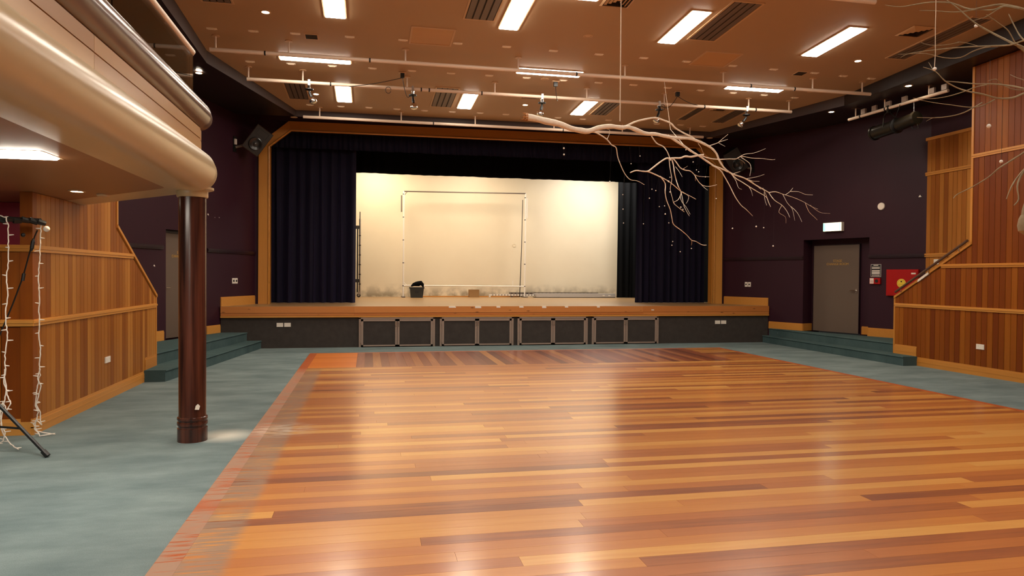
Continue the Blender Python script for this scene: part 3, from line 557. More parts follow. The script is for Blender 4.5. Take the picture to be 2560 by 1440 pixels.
# ------------------------------------------------------------------ ceiling, bulkhead
edge = [(-2.69, YBACK), (-2.665, 12.63), (-1.565, 16.1), (8.275, 16.1), (9.5, 12.75), (9.68, YBACK)]
mb = MB()
mb.add([(x, y, CZ(y)) for x, y in edge] + [(x, y, CZ(y) + .08) for x, y in edge], [(0, 1, 2, 3, 4, 5), (11, 10, 9, 8, 7, 6)])
struct(mb.build('ceiling', M['ceiling']), 'tan plasterboard ceiling falling towards the stage')
mb = MB()
for (x0, y0), (x1, y1) in list(zip(edge[:-1], edge[1:]))[:-1]:
    mb.add([(x0, y0, CZ(y0) + .05), (x1, y1, CZ(y1) + .05), (x1, y1, SZ(y1)), (x0, y0, SZ(y0))], [(0, 1, 2, 3)])
struct(mb.build('trim_1', M['fascia_dark']), 'grey bulkhead edge around the tan ceiling')
(x0, y0), (x1, y1) = edge[-2:]
o = MB().box((0, 0, 0), (1, .05, 1), lambda a, b_, c_: (x0 + (x1 - x0) * a + b_, y0 + (y1 - y0) * a, (SZ(y0 + (y1 - y0) * a) - .002) * (1 - c_) + (CZ(y0 + (y1 - y0) * a) + .05) * c_)).build('trim_2', M['soffit'])  # continues the grey edge; the shade on it is put into the darker colour
struct(o, 'right bulkhead edge of the tan ceiling, shade put into its dark colour')
outer = [(-6.3, YBACK), (-6.3, 12.63), (-6.3, 17.35), (12.6, 17.35), (12.6, 12.75), (12.6, YBACK)]
mb = MB()
for i in range(5):
    q = [edge[i], edge[i + 1], outer[i + 1], outer[i]]
    zz_ = lambda y: 5.33 if y > 17 else SZ(y)
    mb.add([(x, y, zz_(y)) for x, y in q] + [(x, y, zz_(y) + .1) for x, y in q], [(0, 1, 2, 3), (7, 6, 5, 4)])
struct(mb.build('ceiling_bulkhead', M['soffit']), 'dark lowered bulkhead ceiling along the walls')

# ------------------------------------------------------------------ splayed aubergine walls beside the stage
PF = .35     # platform level
TOPZ = 5.3
o0, o1, ot, od = 2.376, 3.999, 2.505, .33
mb = MB()
mb.box((-.1, 0, PF - .35), (o0, .2, TOPZ), WR).box((o1, 0, PF - .35), (LEN + .05, .2, TOPZ), WR).box((o0, 0, ot), (o1, .2, TOPZ), WR)
mb.box((o0, od, 0), (2.44, od + .2, ot), WR).box((3.615, od, 0), (o1 + .4, od + .2, ot), WR).box((2.44, od, 2.385), (3.615, od + .2, ot + .1), WR)
mb.box((o0 - .12, .2, 0), (o0, od + .2, ot + .12), WR).box((o1, .2, 0), (o1 + .1, od, ot + .12), WR).box((o0, .2, ot), (o1, od + .2, ot + .12), WR)
w_r = struct(mb.build('wall_right_stage', M['purple']), 'dark aubergine splayed wall right of the stage')
lo0, lo1, lot = 2.0, 3.21, 2.43
mb = MB()
mb.box((-.1, 0, 0), (lo0, .2, TOPZ), WL).box((lo1, 0, 0), (LEN + .05, .2, TOPZ), WL).box((lo0, 0, lot), (lo1, .2, TOPZ), WL).box((lo0, .19, 0), (lo1, .26, lot + .1), WL)
w_l = struct(mb.build('wall_left_stage', M['purple']), 'dark aubergine splayed wall left of the stage')
def rail_on(fn, s0, s1, z, parent, h=.075, d=.03):
    return MB().box((s0, -d, z - h / 2), (s1, 0, z + h / 2), fn).box((s0, -d - .012, z - .012), (s1, -d, z + .02), fn).build('dado_rail', M['purple_trim'], parent)
rail_on(WR, 0, o0, 2.085, w_r); rail_on(WR, o1, LEN, 2.085, w_r)
rail_on(WL, 0, lo0 - .1, 2.085, w_l); rail_on(WL, lo1 + .1, LEN, 2.085, w_l)
def skirt(fn, s0, s1, z0, z1, parent, d0=0.0, name='baseboard'):
    return MB().box((s0, d0 - .022, z0), (s1, d0, z1 - .02), fn).box((s0, d0 - .014, z1 - .02), (s1, d0, z1), fn).build(name, M['trim_x'], parent)
skirt(WR, 0, 1.4, ZS, ZS + .2, w_r); skirt(WL, 0, 1.4, ZS, ZS + .2, w_l)
skirt(WR, 1.43, o0 + .01, PF, .522, w_r); skirt(WR, o1, LEN, PF, .535, w_r)
skirt(WR, 3.66, o1 + .3, PF, .53, w_r, od)
MB().box((o0, 0, PF), (o0 + .02, od, .522), WR).build('baseboard', M['trim_x'], w_r)
skirt(WL, 1.43, lo0 - .08, PF, .522, w_l); skirt(WL, lo1 + .08, LEN, PF, .535, w_l)
for s_, z_, w_ in ((1.83, 2.80, .05), (1.6, 2.77, .02), (1.44, 2.78, .025), (3.52, 1.72, .045)):
    MB().add([WL(s_, -.002, z_), WL(s_ + w_, -.002, z_ + w_ * .3), WL(s_ + w_ * .7, -.002, z_ + w_ * .9), WL(s_ + w_ * .1, -.002, z_ + w_ * .6)], [(0, 1, 2, 3)]).build('paint_chip', M['white'], w_l)
# wall above the proscenium and return beside it
mb = MB()
mb.box((-6.3, YP, 5.17), (12.6, YP + .2, 5.45)).box((-2.75, YP + .02, ZS), (-2.5, YP + .2, 5.3)).box((9.21, YP + .02, ZS), (9.45, YP + .2, 5.3))
mb.prism([(-2.5, YP + .03, 4.6), (-2.5, YP + .03, 5.3), (-1.8, YP + .03, 5.3), (-1.83, YP + .03, 5.17)], (0, .1, 0))
mb.prism([(9.21, YP + .03, 4.6), (9.21, YP + .03, 5.3), (8.5, YP + .03, 5.3), (8.54, YP + .03, 5.17)], (0, .1, 0))
struct(mb.build('wall_proscenium', M['purple']), 'dark wall around the stage opening')

# ------------------------------------------------------------------ timber side walls
def slope_top(y):   # top line of the stair balustrade, both sides
    return 1.25 + (11.78 - y) / (11.78 - 10.06) * (2.2 - 1.25)
BWW = .108
def side_wall(side):
    X = XL if side < 0 else XR
    inn = 1 if side < 0 else -1           # towards the room
    y_near = 7.70 if side < 0 else YBACK
    name = 'wall_left' if side < 0 else 'wall_right'
    mb = MB()
    t = .09
    mb.prism([(X, 11.78, 0), (X, 11.78, 1.25), (X, 10.06, 2.2), (X, 10.06, 0)], (-inn * t, 0, 0))
    if side < 0:
        mb.prism([(X, 10.06, 0), (X, 10.06, 2.74), (X, 8.95, 2.74), (X, 8.95, 2.385), (X, y_near, 2.385), (X, y_near, 0)], (-inn * t, 0, 0))
    else:
        mb.prism([(X, 10.06, 0), (X, 10.06, SZ(10.06)), (X, YBACK, SZ(YBACK)), (X, YBACK, 0)], (-inn * t, 0, 0))
    w = struct(mb.build(name, M['backing']), 'honey timber boarded stair wall on the ' + ('left' if side < 0 else 'right') + ' of the hall')
    WM = M['wall_wood_left'] if side < 0 else M['wall_wood']
    lev = [0.16, 1.075, 1.80, 2.385] if side < 0 else [0.16, 1.075, 1.80, 3.64, 5.3]
    yy = 11.775
    k = 0
    while yy > max(y_near, 7.0) + .02:
        ya = max(yy - BWW, y_near)
        lv = list(lev)
        if side < 0 and ya > 8.95: lv[-1] = 2.74
        for i in range(len(lv) - 1):
            z0 = lv[i] + (.065 if i else 0)
            z1 = lv[i + 1]
            if i == len(lv) - 2 and side > 0: z1 = min(z1, SZ(ya) - .01)
            if i == 0 and ya > 11.2: z0 = .35
            x0, x1 = X, X + inn * .014
            if yy <= 10.07:
                if z1 - z0 > .02:
                    slab('wall_board', (x0, ya + .003, z0), (x1, yy - .003, z1), WM, w)
            else:
                za, zb = slope_top(ya + .003) - .03, slope_top(yy - .003) - .03
                if max(za, zb) <= z0 + .01: continue
                if min(za, zb) >= z1:
                    slab('wall_board', (x0, ya + .003, z0), (x1, yy - .003, z1), WM, w)
                else:
                    poly = [(x0, ya + .003, z0), (x0, yy - .003, z0), (x0, yy - .003, max(z0 + .002, min(z1, zb))), (x0, ya + .003, min(z1, za))]
                    MB().prism(poly, (inn * .014, 0, 0)).build('wall_board', WM, w)
        yy = ya
        k += 1
    if side > 0:    # behind the camera the boards are wide sheets
        for i in range(len(lev) - 1):
            slab('wall_sheet', (X, YBACK, lev[i]), (X + inn * .014, 7.0, min(lev[i + 1], 5.3)), M['wall_wood'], w)
    # rails
    def rail(y0, y1, z, h=.066):
        mb_ = MB().box((X, y0, z - h / 2), (X + inn * .032, y1, z + h / 2)).box((X + inn * .032, y0, z - h * .05), (X + inn * .042, y1, z + h * .32))
        return mb_.build('dado_rail', M['trim_y'], w)
    def y_at(z): return 11.78 - (z - 1.25 + .02) / .95 * 1.72
    rail(y_near - (.02 if side < 0 else 0), 11.78, 1.105); rail(y_near - (.02 if side < 0 else 0), y_at(1.84), 1.835)
    if side > 0:
        rail(YBACK, 10.06, 3.67)
    # skirting, stepping up over the carpeted step
    def base(y0, y1, z0, z1):
        MB().box((X, y0, z0), (X + inn * .026, y1, z1 - .03)).box((X, y0, z1 - .03), (X + inn * .018, y1, z1)).box((X, y0, z0 + .07), (X + inn * .029, y1, z0 + .08)).build('baseboard', M['trim_y'], w)
    base(y_near - (.02 if side < 0 else 0), 11.22, 0, .16); base(11.22, 11.78, .16, .35)
    # sloping cap and end post
    MB().prism([(X - inn * .1, 11.8, 1.225), (X - inn * .1, 10.05, 2.19), (X - inn * .1, 10.05, 2.235), (X - inn * .1, 11.8, 1.27)], (inn * .135, 0, 0)).build('sloping_cap', M['trim_y'], w)
    MB().box((X - inn * .1, 11.77, .17), (X + inn * .022, 11.81, 1.255)).build('end_post', M['trim_z'], w)
    MB().box((X - inn * .1, 10.04, 2.2), (X + inn * .026, 10.085, 2.74 if side < 0 else SZ(10.06) - .01)).build('corner_post', M['trim_z'], w)
    return w
wl_ = side_wall(-1)
wr_ = side_wall(1)
# half-height return wall under the balcony
mb = MB().box((-6.2, 7.72, 0), (XL - .02, 7.8, 1.86))
hw = struct(mb.build('wall_balcony_return', M['backing']), 'low timber return wall under the balcony')
xx = XL - .096
while xx > -5.2:
    for z0, z1 in ((.16, 1.075), (1.14, 1.80)):
        slab('wall_board', (xx - .165, 7.706, z0), (xx - .004, 7.72, z1), M['wall_wood'], hw)
    xx -= .169
for z in (1.105, 1.835):
    MB().box((-6.2, 7.675, z - .033), (XL + .03, 7.72, z + .033)).box((-6.2, 7.665, z - .003), (XL + .03, 7.68, z + .02)).build('dado_rail', M['trim_x'], hw)
MB().box((-6.2, 7.69, 0), (XL + .02, 7.72, .13)).box((-6.2, 7.70, .13), (XL + .02, 7.72, .16)).build('baseboard', M['trim_x'], hw)
MB().box((XL - .094, 7.695, .12), (XL + .016, 7.79, 2.388)).build('corner_post', M['wall_wood'], hw)
o = struct(MB().box((-6.2, 8.95, 0), (XL - .1, 9.05, 2.39)).build('wall_red', M['red_wall']), 'crimson wall glimpsed through the opening')
# walls that close the hall
struct(MB().box((-6.4, YBACK, 0), (-6.2, 17.3, 5.6)).build('wall_left_outer', M['purple']), 'dark outer wall behind the balcony')
struct(MB().box((-6.4, YBACK - .2, 0), (12.6, YBACK, 6.1)).build('wall_back', M['purple']), 'dark rear wall of the hall')
# stair well wall on the right
SX = 11.12
mb = MB().box((SX, 7.0, 0), (SX + .15, 12.36, 4.4)).box((SX + .02, 7.0, 4.4), (SX + .17, 12.36, 5.3))
sw = struct(mb.build('wall_right_stair', M['purple']), 'timber boarded wall behind the right stair')
yy = 12.32
while yy > 9.6:
    for z0, z1 in ((.35, 2.05), (2.12, 3.69), (3.765, 4.40)):
        slab('wall_board', (SX - .014, yy - BWW + .003, z0), (SX, yy - .003, z1), M['wall_wood_left'], sw)
    yy -= BWW
for z in (2.085, 3.728):
    MB().box((SX - .036, 9.5, z - .035), (SX, 12.34, z + .035)).box((SX - .046, 9.5, z), (SX - .03, 12.34, z + .02)).build('dado_rail', M['trim_y'], sw)
MB().box((SX - .04, 9.5, 4.40), (SX + .02, 12.34, 4.46)).build('top_rail', M['trim_y'], sw)

# ------------------------------------------------------------------ carpeted steps and platforms
def steps(name, tread, plat, label):
    t = struct(MB().prism([(x, y, 0) for x, y in tread], (0, 0, .17)).build(name, M['step_carpet']), label)
    MB().prism([(x, y, .17) for x, y in plat], (0, 0, .18)).build('platform', M['step_carpet'], t)
    for a, b_ in ((tread[1], tread[2]), (plat[1], plat[2])):
        z = .17 if a is tread[1] else .35
        MB().tube([(a[0], a[1], z - .012), (b_[0], b_[1], z - .012)], .014, 8).build('nosing', M['step_carpet'], t)
    return t
steps('carpet_steps_left', [(XL + .02, 11.17), (-2.93, 11.17), (-2.25, YS), (-3.06, YS), (-4.42, 12.2), (-4.42, 11.85), (XL - .1, 11.85), (XL + .02, 11.85)],
      [(XL - .02, 11.84), (-3.25, 11.88), (-2.54, YS), (-3.06, YS), (-4.42, 12.2), (-4.42, 11.84)], 'two teal carpeted steps up to the left door')
steps('carpet_steps_right', [(XR - .02, 11.2), (9.655, 11.2), (9.63, YS), (9.78, YS), (11.1, 12.3), (11.1, 11.84), (XR + .1, 11.84), (XR - .02, 11.84)],
      [(XR + .06, 11.85), (10.03, 11.86), (9.80, YS), (11.1, 12.35), (11.1, 11.85)], 'two teal carpeted steps up to the right door')
# extra stairs behind the right balustrade
mb = MB()
for i in range(8):
    mb.box((XR + .1, 11.84 - .28 * (i + 1), 0), (SX - .02, 11.84 - .28 * i, .35 + .17 * (i + 1)))
struct(mb.build('stair_right', M['step_carpet']), 'carpeted stair rising behind the right balustrade')

# ------------------------------------------------------------------ stage
mb = MB().prism([(-3.07, YS + .012, 0), (9.775, YS + .012, 0), (9.3, YP + .1, 0), (-2.55, YP + .1, 0)], (0, 0, .66))
mb.prism([(-3.07, YS + .012, .66), (9.775, YS + .012, .66), (9.3, YP + .1, .66), (-2.55, YP + .1, .66)], (0, 0, ZS - .02 - .66))
st = struct(mb.build('stage', M['felt']), 'raised stage with charcoal felt front and timber edge')
MB().prism([(-3.07, YS, ZS - .02), (9.78, YS, ZS - .02), (9.31, YP + .1, ZS - .02), (-2.6, YP + .1, ZS - .02)], (0, 0, .02)).build('stage_apron', M['stage_floor'], st)
MB().box((-2.6, YP + .1, ZS - .02), (9.31, 23.1, ZS)).build('stage_floor', M['stage_floor'], st)
for xa, xb in ((-3.07, -.3), (-.3, 6.45), (6.45, 9.78)):
    slab('fascia_board', (xa + .001, YS - .03, .765), (xb - .001, YS + .012, ZS - .004), M['fascia'], st)
    slab('fascia_board', (xa + .001, YS - .024, .705), (xb - .001, YS + .012, .762), M['fascia'], st)
slab('fascia_bead', (-3.07, YS - .034, .665), (9.78, YS + .012, .700), M['trim_x'], st)
# storage hatches
HX = [(-.197, 1.480), (1.589, 3.288), (3.383, 5.072), (5.180, 6.854)]
for i, (xa, xb) in enumerate(HX):
    t = thing('storage_hatch', ((xa + xb) / 2, YS, 0), ORD[i] + ' felt-covered double hatch from the left in the stage front', 'hatch', 'storage hatches under the stage')
    y0, y1 = YS - .028, YS + .012
    mb = MB().box((xa, y0, .005), (xa + .045, y1, .655)).box((xb - .045, y0, .005), (xb, y1, .655)).box((xa, y0, .625), (xb, y1, .66))
    mb.build('frame', M['hatch_metal'], t)
    xm = (xa + xb) / 2
    for j, (da, db) in enumerate(((xa + .05, xm - .004), (xm + .004, xb - .05))):
        ya, yb = YS - .034, YS + .0
        b_ = .045
        mb = MB().box((da, ya, .02), (da + b_, yb, .62)).box((db - b_, ya, .02), (db, yb, .62)).box((da, ya, .02), (db, yb, .02 + b_ * .7)).box((da, ya, .62 - b_), (db, yb, .62))
        d = mb.build('hatch_door', M['hatch_metal'], t)
        MB().box((da + b_, YS - .018, .05), (db - b_, YS + .004, .58)).build('felt_panel', M['felt'], d)
        hx = db - .022 if j == 0 else da + .022
        MB().tube([(hx, ya, .56), (hx, ya - .025, .55), (hx, ya - .025, .47), (hx, ya, .46)], .006, 6).build('handle', M['steel'], d)
        hx = da - .01 if j == 0 else db + .01
        for hz in (.12, .52):
            MB().cyl((hx, ya - .004, hz - .03), (hx, ya - .004, hz + .03), .009, seg=8).build('hinge', M['hatch_metal'], d)
# tape marks along the stage edge
for i, (x, w_, k) in enumerate(((1.87, .16, 0), (2.46, .14, 1), (2.93, .09, 2), (3.47, .1, 0), (4.01, .1, 1), (4.55, .08, 2), (5.33, .07, 0))):
    o = MB().box((x - w_ / 2, YS - .032, .872 - .01 * (k == 1)), (x + w_ / 2, YS - .030, .898)).box((x - w_ / 2, YS - .032, .898), (x + w_ * .4, YS + .02, ZS + .002)).build('tape_strip', M['white'])
    tag(o, 'scrap of white tape stuck over the stage edge, ' + ORD[i] + ' from the left', 'tape', 'tape scraps on the stage edge')
o = MB().box((6.66, YS - .0325, .80), (6.73, YS - .030, .825)).build('sticker', M['white'])
tag(o, 'small white sticker on the right half of the stage edge board', 'sticker')

# proscenium timber frame
pf = thing('proscenium_frame', (3.355, YP, ZS), 'honey timber frame around the stage opening with cut corners', 'frame')
def pf_part(poly, mat, name='frame_board', d=.16, y=YP - .03):
    return MB().prism([(x, y, z) for x, z in poly], (0, d, 0)).build(name, mat, pf)
A = [(-2.505, ZS), (-2.495, 4.615), (-1.83, 5.175), (8.54, 5.235), (9.205, 4.66), (9.215, ZS)]
B = [(-2.27, ZS), (-2.27, 4.565), (-1.785, 4.965), (8.495, 5.01), (8.98, 4.60), (8.985, ZS)]
for i in range(5):
    pf_part([A[i], A[i + 1], B[i + 1], B[i]], M['trim_z'] if i in (0, 4) else M['trim_x'])
    # inner bead standing proud
    ia, ib = B[i], B[i + 1]
    MB().tube([(ia[0], YP - .03, ia[1]), (ib[0], YP - .03, ib[1])], .022, 8).build('inner_bead', M['trim_z'] if i in (0, 4) else M['trim_x'], pf)
for sgn, xw in ((-1, -2.27), (1, 8.985)):
    MB().box((xw - .01 if sgn > 0 else xw - .02, YP + .1, ZS), (xw + .02 if sgn > 0 else xw + .01, YP + .3, 4.6)).build('reveal_board', M['trim_z'], pf)

# stage house
mb = MB()
mb.box((-3.2, 17.45, ZS), (-3.05, 23.1, 6.6)).box((9.9, 17.45, ZS), (10.05, 23.1, 6.6)).box((-3.2, 17.35, 6.5), (10.05, 23.2, 6.6)).box((-3.2, 17.4, 5.2), (10.05, 17.5, 6.6))
mb.box((-3.2, 17.36, ZS), (-2.29, 17.5, 5.3)).box((9.0, 17.36, ZS), (10.05, 17.5, 5.3)).box((-3.2, 17.45, ZS - .1), (-2.6, 23.1, ZS)).box((9.31, 17.45, ZS - .1), (10.05, 23.1, ZS))
struct(mb.build('wall_stage_house', M['stage_black']), 'black stage house around the stage')
struct(MB().box((-3.05, 22.9, ZS), (9.9, 23.05, 6.5)).build('wall_stage_back', M['screen']), 'cream painted back wall of the stage used as a screen')

def curtain(name, x0, x1, y, z0, z1, mat, label, cat, amp=.055, wav=.19, seed=1, hem=0.0, group=None, flat_top=False):
    rnd = random.Random(seed)
    n = max(24, int((x1 - x0) / .018)); nz = 14
    ph, phs = 0, []
    for i in range(n + 1):
        phs.append(ph); ph += 2 * math.pi * (x1 - x0) / n / (wav * rnd.uniform(.55, 1.6))
    lo = [rnd.uniform(-1, 1) for _ in range(40)]
    vs, fs = [], []
    for k in range(nz + 1):
        t = k / nz
        for i in range(n + 1):
            u = (x1 - x0) * i / n
            j = u / (x1 - x0) * 38
            low = lo[int(j)] * (1 - j % 1) + lo[int(j) + 1] * (j % 1)
            a = amp * (1 - .45 * t) * (0.65 + .5 * abs(low))
            dy = a * math.sin(phs[i] + .5 * low * (1 - t)) + .04 * low * (1 - t)
            vs.append((x0 + u + .015 * math.sin(phs[i] * .5 + t * 2), y + dy, z0 + (z1 - z0) * t + (hem * math.sin(phs[i] * .31) if k == 0 else 0)))
    for k in range(nz):
        for i in range(n):
            a = k * (n + 1) + i
            fs.append((a, a + 1, a + n + 2, a + n + 1))
    mb_ = MB().add(vs, fs)
    off = len(vs)
    mb_.add([(p[0], p[1] + .012, p[2]) for p in vs], [tuple(reversed(f)) for f in fs])
    o_ = mb_.build(name, mat, smooth=True)
    return tag(o_, label, cat, group)
curtain('stage_curtain', -2.30, -.315, 17.82, ZS + .006, 5.4, M['velvet'], 'navy velvet house curtain drawn to the left of the stage', 'curtain', .10, .24, 3)
curtain('stage_curtain', 7.05, 9.02, 17.82, ZS + .006, 5.4, M['velvet'], 'navy velvet house curtain drawn to the right of the stage', 'curtain', .09, .2, 8)
curtain('stage_valance', -2.3, 9.02, 17.6, 4.63, 5.45, M['velvet'], 'dark pleated valance across the top of the stage opening', 'valance', .03, .13, 5, .004)
curtain('border_curtain', -3.0, 9.85, 19.0, 4.29, 6.4, M['black_cloth'], 'black border curtain hanging above the cream screen', 'curtain', .02, .3, 12, .002)
curtain('leg_curtain', 7.93, 9.6, 21.7, ZS + .02, 6.4, M['black_cloth'], 'black leg curtain at the right edge of the cream screen', 'curtain', .05, .22, 15)
curtain('leg_curtain', -2.9, -.75, 21.0, ZS + .02, 6.4, M['black_cloth'], 'black leg curtain behind the left house curtain', 'curtain', .05, .22, 16)

# lamps above the stage, behind the border curtain
def stage_batten(x, y, z, col, strength, label):
    t = thing('stage_batten_light', (x, y, z), label, 'stage light', 'work lights above the stage')
    MB().box((x - .62, y - .57, z), (x + .62, y + .57, z + .06)).build('housing', M['white'], t)
    MB().box((x - .6, y - .55, z - .03), (x + .6, y + .55, z)).build('diffuser', emit('stage_diffuser', col, strength), t)
    for s_ in (-.5, .5):
        MB().cyl((x + s_, y, z + .06), (x + s_, y, 6.5), .008, seg=6).build('hanger', M['black'], t)
stage_batten(0.2, 21.3, 5.35, (1, .82, .60), 18.5, 'warm work light above the left of the screen')
stage_batten(3.3, 20.9, 5.35, (1, .85, .66), 16.5, 'warm work light above the middle of the screen')
stage_batten(7.4, 20.9, 5.35, (1, .95, .88), 26, 'white work light above the right of the screen')

# things on the stage
t = thing('projection_frame', (3.06, 22.35, ZS), 'tall white tubular frame without its cloth standing before the cream screen', 'screen frame')
fy = 22.35
for x, zt in ((1.08, 4.235), (4.995, 4.285)):
    up_ = MB().tube([(x, fy, ZS + .01), (x + .01, fy, zt)], .022, 8).build('upright', M['pole_paint'], t)
    for k in range(5):
        z = ZS + .35 + k * .72
        MB().tube([(x, fy, z), (x, fy, z + .025)], .026, 8).build('joint_band', M['grille_dark'], up_)
    MB().box((x - .05, fy - .3, ZS), (x + .05, fy + .3, ZS + .03)).build('foot', M['grille'], t)
MB().tube([(1.09, fy, 4.235), (5.005, fy, 4.285)], .02, 8).build('top_bar', M['grille'], t)
MB().tube([(1.08, fy, 1.275), (4.995, fy, 1.262)], .02, 8).build('bottom_bar', M['pole_paint'], t)
MB().tube([(1.08, fy, 1.4), (1.2, fy, 1.275)], .01, 6).build('corner_brace', M['pole_paint'], t)
MB().tube([(1.09, fy, 4.1), (1.2, fy, 4.23)], .01, 6).build('corner_brace', M['grille'], t)
MB().tube([(4.6, fy, 1.265), (4.6, fy, 1.45)], .01, 6).build('peg', M['pole_paint'], t)
o = MB().tube([(4.86, fy + .12, ZS + .02), (4.93, fy + .2, 2.6), (4.96, fy + .22, 4.1)], [.014, .012, .01], 6).build('dark_pole', M['grille_dark'])
tag(o, 'thin dark pole leaning beside the right upright of the white frame', 'pole')
o = MB().box((1.005, fy + .1, 3.6), (1.045, fy + .16, 4.12)).build('grey_strut', M['grille'])
o.parent = t; o.matrix_parent_inverse = Matrix.Translation(t.location).inverted()
o = MB().box((5.07, fy + .1, 3.5), (5.10, fy + .14, 4.15)).build('grey_strut', M['pole_paint'])
o.parent = t; o.matrix_parent_inverse = Matrix.Translation(t.location).inverted()

bx, by = 1.48, 22.02
t = thing('storage_tub', (bx, by, ZS), 'dark plastic tub standing on the stage left of the cardboard box', 'tub')
def frustum(w0, w1, d0, d1, z0, z1):
    vs = [(bx + sx * w0 / 2, by + sy * d0 / 2, z0) for sx, sy in ((-1, -1), (1, -1), (1, 1), (-1, 1))] + [(bx + sx * w1 / 2, by + sy * d1 / 2, z1) for sx, sy in ((-1, -1), (1, -1), (1, 1), (-1, 1))]
    return vs, [(3, 2, 1, 0), (4, 5, 6, 7), (0, 1, 5, 4), (1, 2, 6, 5), (2, 3, 7, 6), (3, 0, 4, 7)]
MB().add(*frustum(.36, .43, .28, .34, ZS, ZS + .30)).build('tub_body', M['bin'], t)
MB().add(*frustum(.46, .46, .37, .37, ZS + .29, ZS + .325)).build('rim', M['black'], t)
MB().box((bx - .06, by - .19, ZS + .16), (bx + .06, by - .165, ZS + .2)).build('handle', M['black'], t)
random.seed(2)
pts = [(-.17, -.02, .03, .02), (-.1, .0, .08, .05), (-.02, .02, .1, .07), (.06, .0, .11, .08), (.13, -.02, .13, .075), (.18, -.03, .08, .05), (.2, -.05, 0, .02)]
o = MB().tube([(bx + p[0], by + p[1], ZS + .325 + p[2]) for p in pts], [p[3] for p in pts], 10).build('black_cloth_bundle', M['black_cloth'], smooth=True)
tag(o, 'crumpled black cloth heaped on the dark plastic tub', 'cloth')
t = thing('cardboard_box', (3.35, 22.5, ZS), 'closed brown cardboard box on the stage floor', 'box')
MB().box((3.19, 22.38, ZS), (3.51, 22.62, ZS + .24)).build('box_body', M['cardboard'], t)
for x0, x1 in ((3.188, 3.348), (3.352, 3.512)):
    MB().box((x0, 22.378, ZS + .24), (x1, 22.622, ZS + .247)).build('flap', M['cardboard'], t)
o = MB().box((1.7, 22.72, ZS), (4.9, 22.76, ZS + .035)).build('timber_batten', M['trim_x'])
tag(o, 'pale timber batten lying along the foot of the screen', 'batten')

# metal beams stacked on the stage floor
t = thing('metal_beam', (6.5, 22.3, ZS), 'long aluminium channel lying on the stage towards the right leg curtain', 'beam')
MB().box((5.35, 22.18, ZS + .02), (8.05, 22.24, ZS + .115)).build('web', M['alu'], t)
MB().box((5.3, 22.18, ZS + .115), (8.05, 22.42, ZS + .135)).build('top_flange', M['alu'], t)
MB().box((5.3, 22.18, ZS), (8.05, 22.42, ZS + .02)).build('bottom_flange', M['grille_dark'], t)
for k in range(2):
    MB().box((7.6 + k * .2, 22.172, ZS + .05), (7.68 + k * .2, 22.18, ZS + .09)).build('slot_plate', M['white'], t)
t = thing('truss_bar', (4.2, 22.5, ZS), 'thin perforated white bar lying behind the white frame', 'bar')
MB().box((3.85, 22.5, ZS + .05), (5.6, 22.56, ZS + .10)).build('bar', M['pole_paint'], t)
for k in range(16):
    MB().box((3.95 + k * .1, 22.492, ZS + .06), (3.99 + k * .1, 22.5, ZS + .09)).build('slot', M['grille'], t)
for x in (3.85, 5.5):
    MB().box((x, 22.48, ZS), (x + .05, 22.58, ZS + .06)).build('foot', M['pole_paint'], t)
t = thing('truss_bar', (5.5, 22.65, ZS), 'longer perforated bar lying against the foot of the screen', 'bar')
MB().box((4.55, 22.62, ZS + .10), (7.6, 22.68, ZS + .16)).build('bar', M['grille'], t)
for k in range(22):
    MB().box((4.6 + k * .13, 22.612, ZS + .115), (4.65 + k * .13, 22.62, ZS + .145)).build('slot', M['grille_dark'], t)
for x in (4.6, 7.5):
    MB().box((x, 22.6, ZS), (x + .05, 22.7, ZS + .11)).build('foot', M['grille'], t)

# wheeled rack at the left edge
t = thing('wheeled_rack', (-.5, 22.3, ZS), 'tall wheeled metal rack half hidden by the left house curtain', 'rack')
rx, ry = -.255, 22.25
p_ = MB().tube([(rx, ry, ZS + .16), (rx, ry, 3.33)], .028, 8).build('upright', M['steel'], t)
for k in range(6):
    MB().tube([(rx, ry, 1.3 + k * .3), (rx, ry, 1.33 + k * .3)], .034, 8).build('collar', M['grille_dark'], p_)
MB().tube([(rx - .07, ry, ZS + .16), (rx - .07, ry, 3.1)], .02, 8).build('upright', M['black'], t)
for z in (1.42, 3.07):
    MB().box((-1.5, ry - .03, z - .05), (rx, ry + .03, z + .05)).build('cross_bar', M['grille_dark'], t)
MB().tube([(rx, ry, 3.33), (rx, ry, 3.55)], .014, 8).build('pin', M['grille_dark'], t)
c_ = MB().cyl((rx - .03, ry - .02, ZS + .06), (rx - .03, ry + .02, ZS + .06), .06, seg=16).build('caster', M['black'], t)
MB().cyl((rx - .03, ry - .03, ZS + .06), (rx - .03, ry + .03, ZS + .06), .025, seg=10).build('hub', M['steel'], c_)
MB().box((rx - .05, ry - .035, ZS + .09), (rx + .03, ry + .035, ZS + .17)).build('fork', M['steel'], t)
o = MB().lathe([(.0, 0), (.06, 0), (.06, .012), (.045, .014), (.045, .006), (.0, .006)], seg=20, fn=lambda x, y, z: (4.75 + x, 22.9 - z, 2.62 + y)).build('ring_plate', M['screen'])
tag(o, 'small round cream plate on the screen wall', 'wall plate')

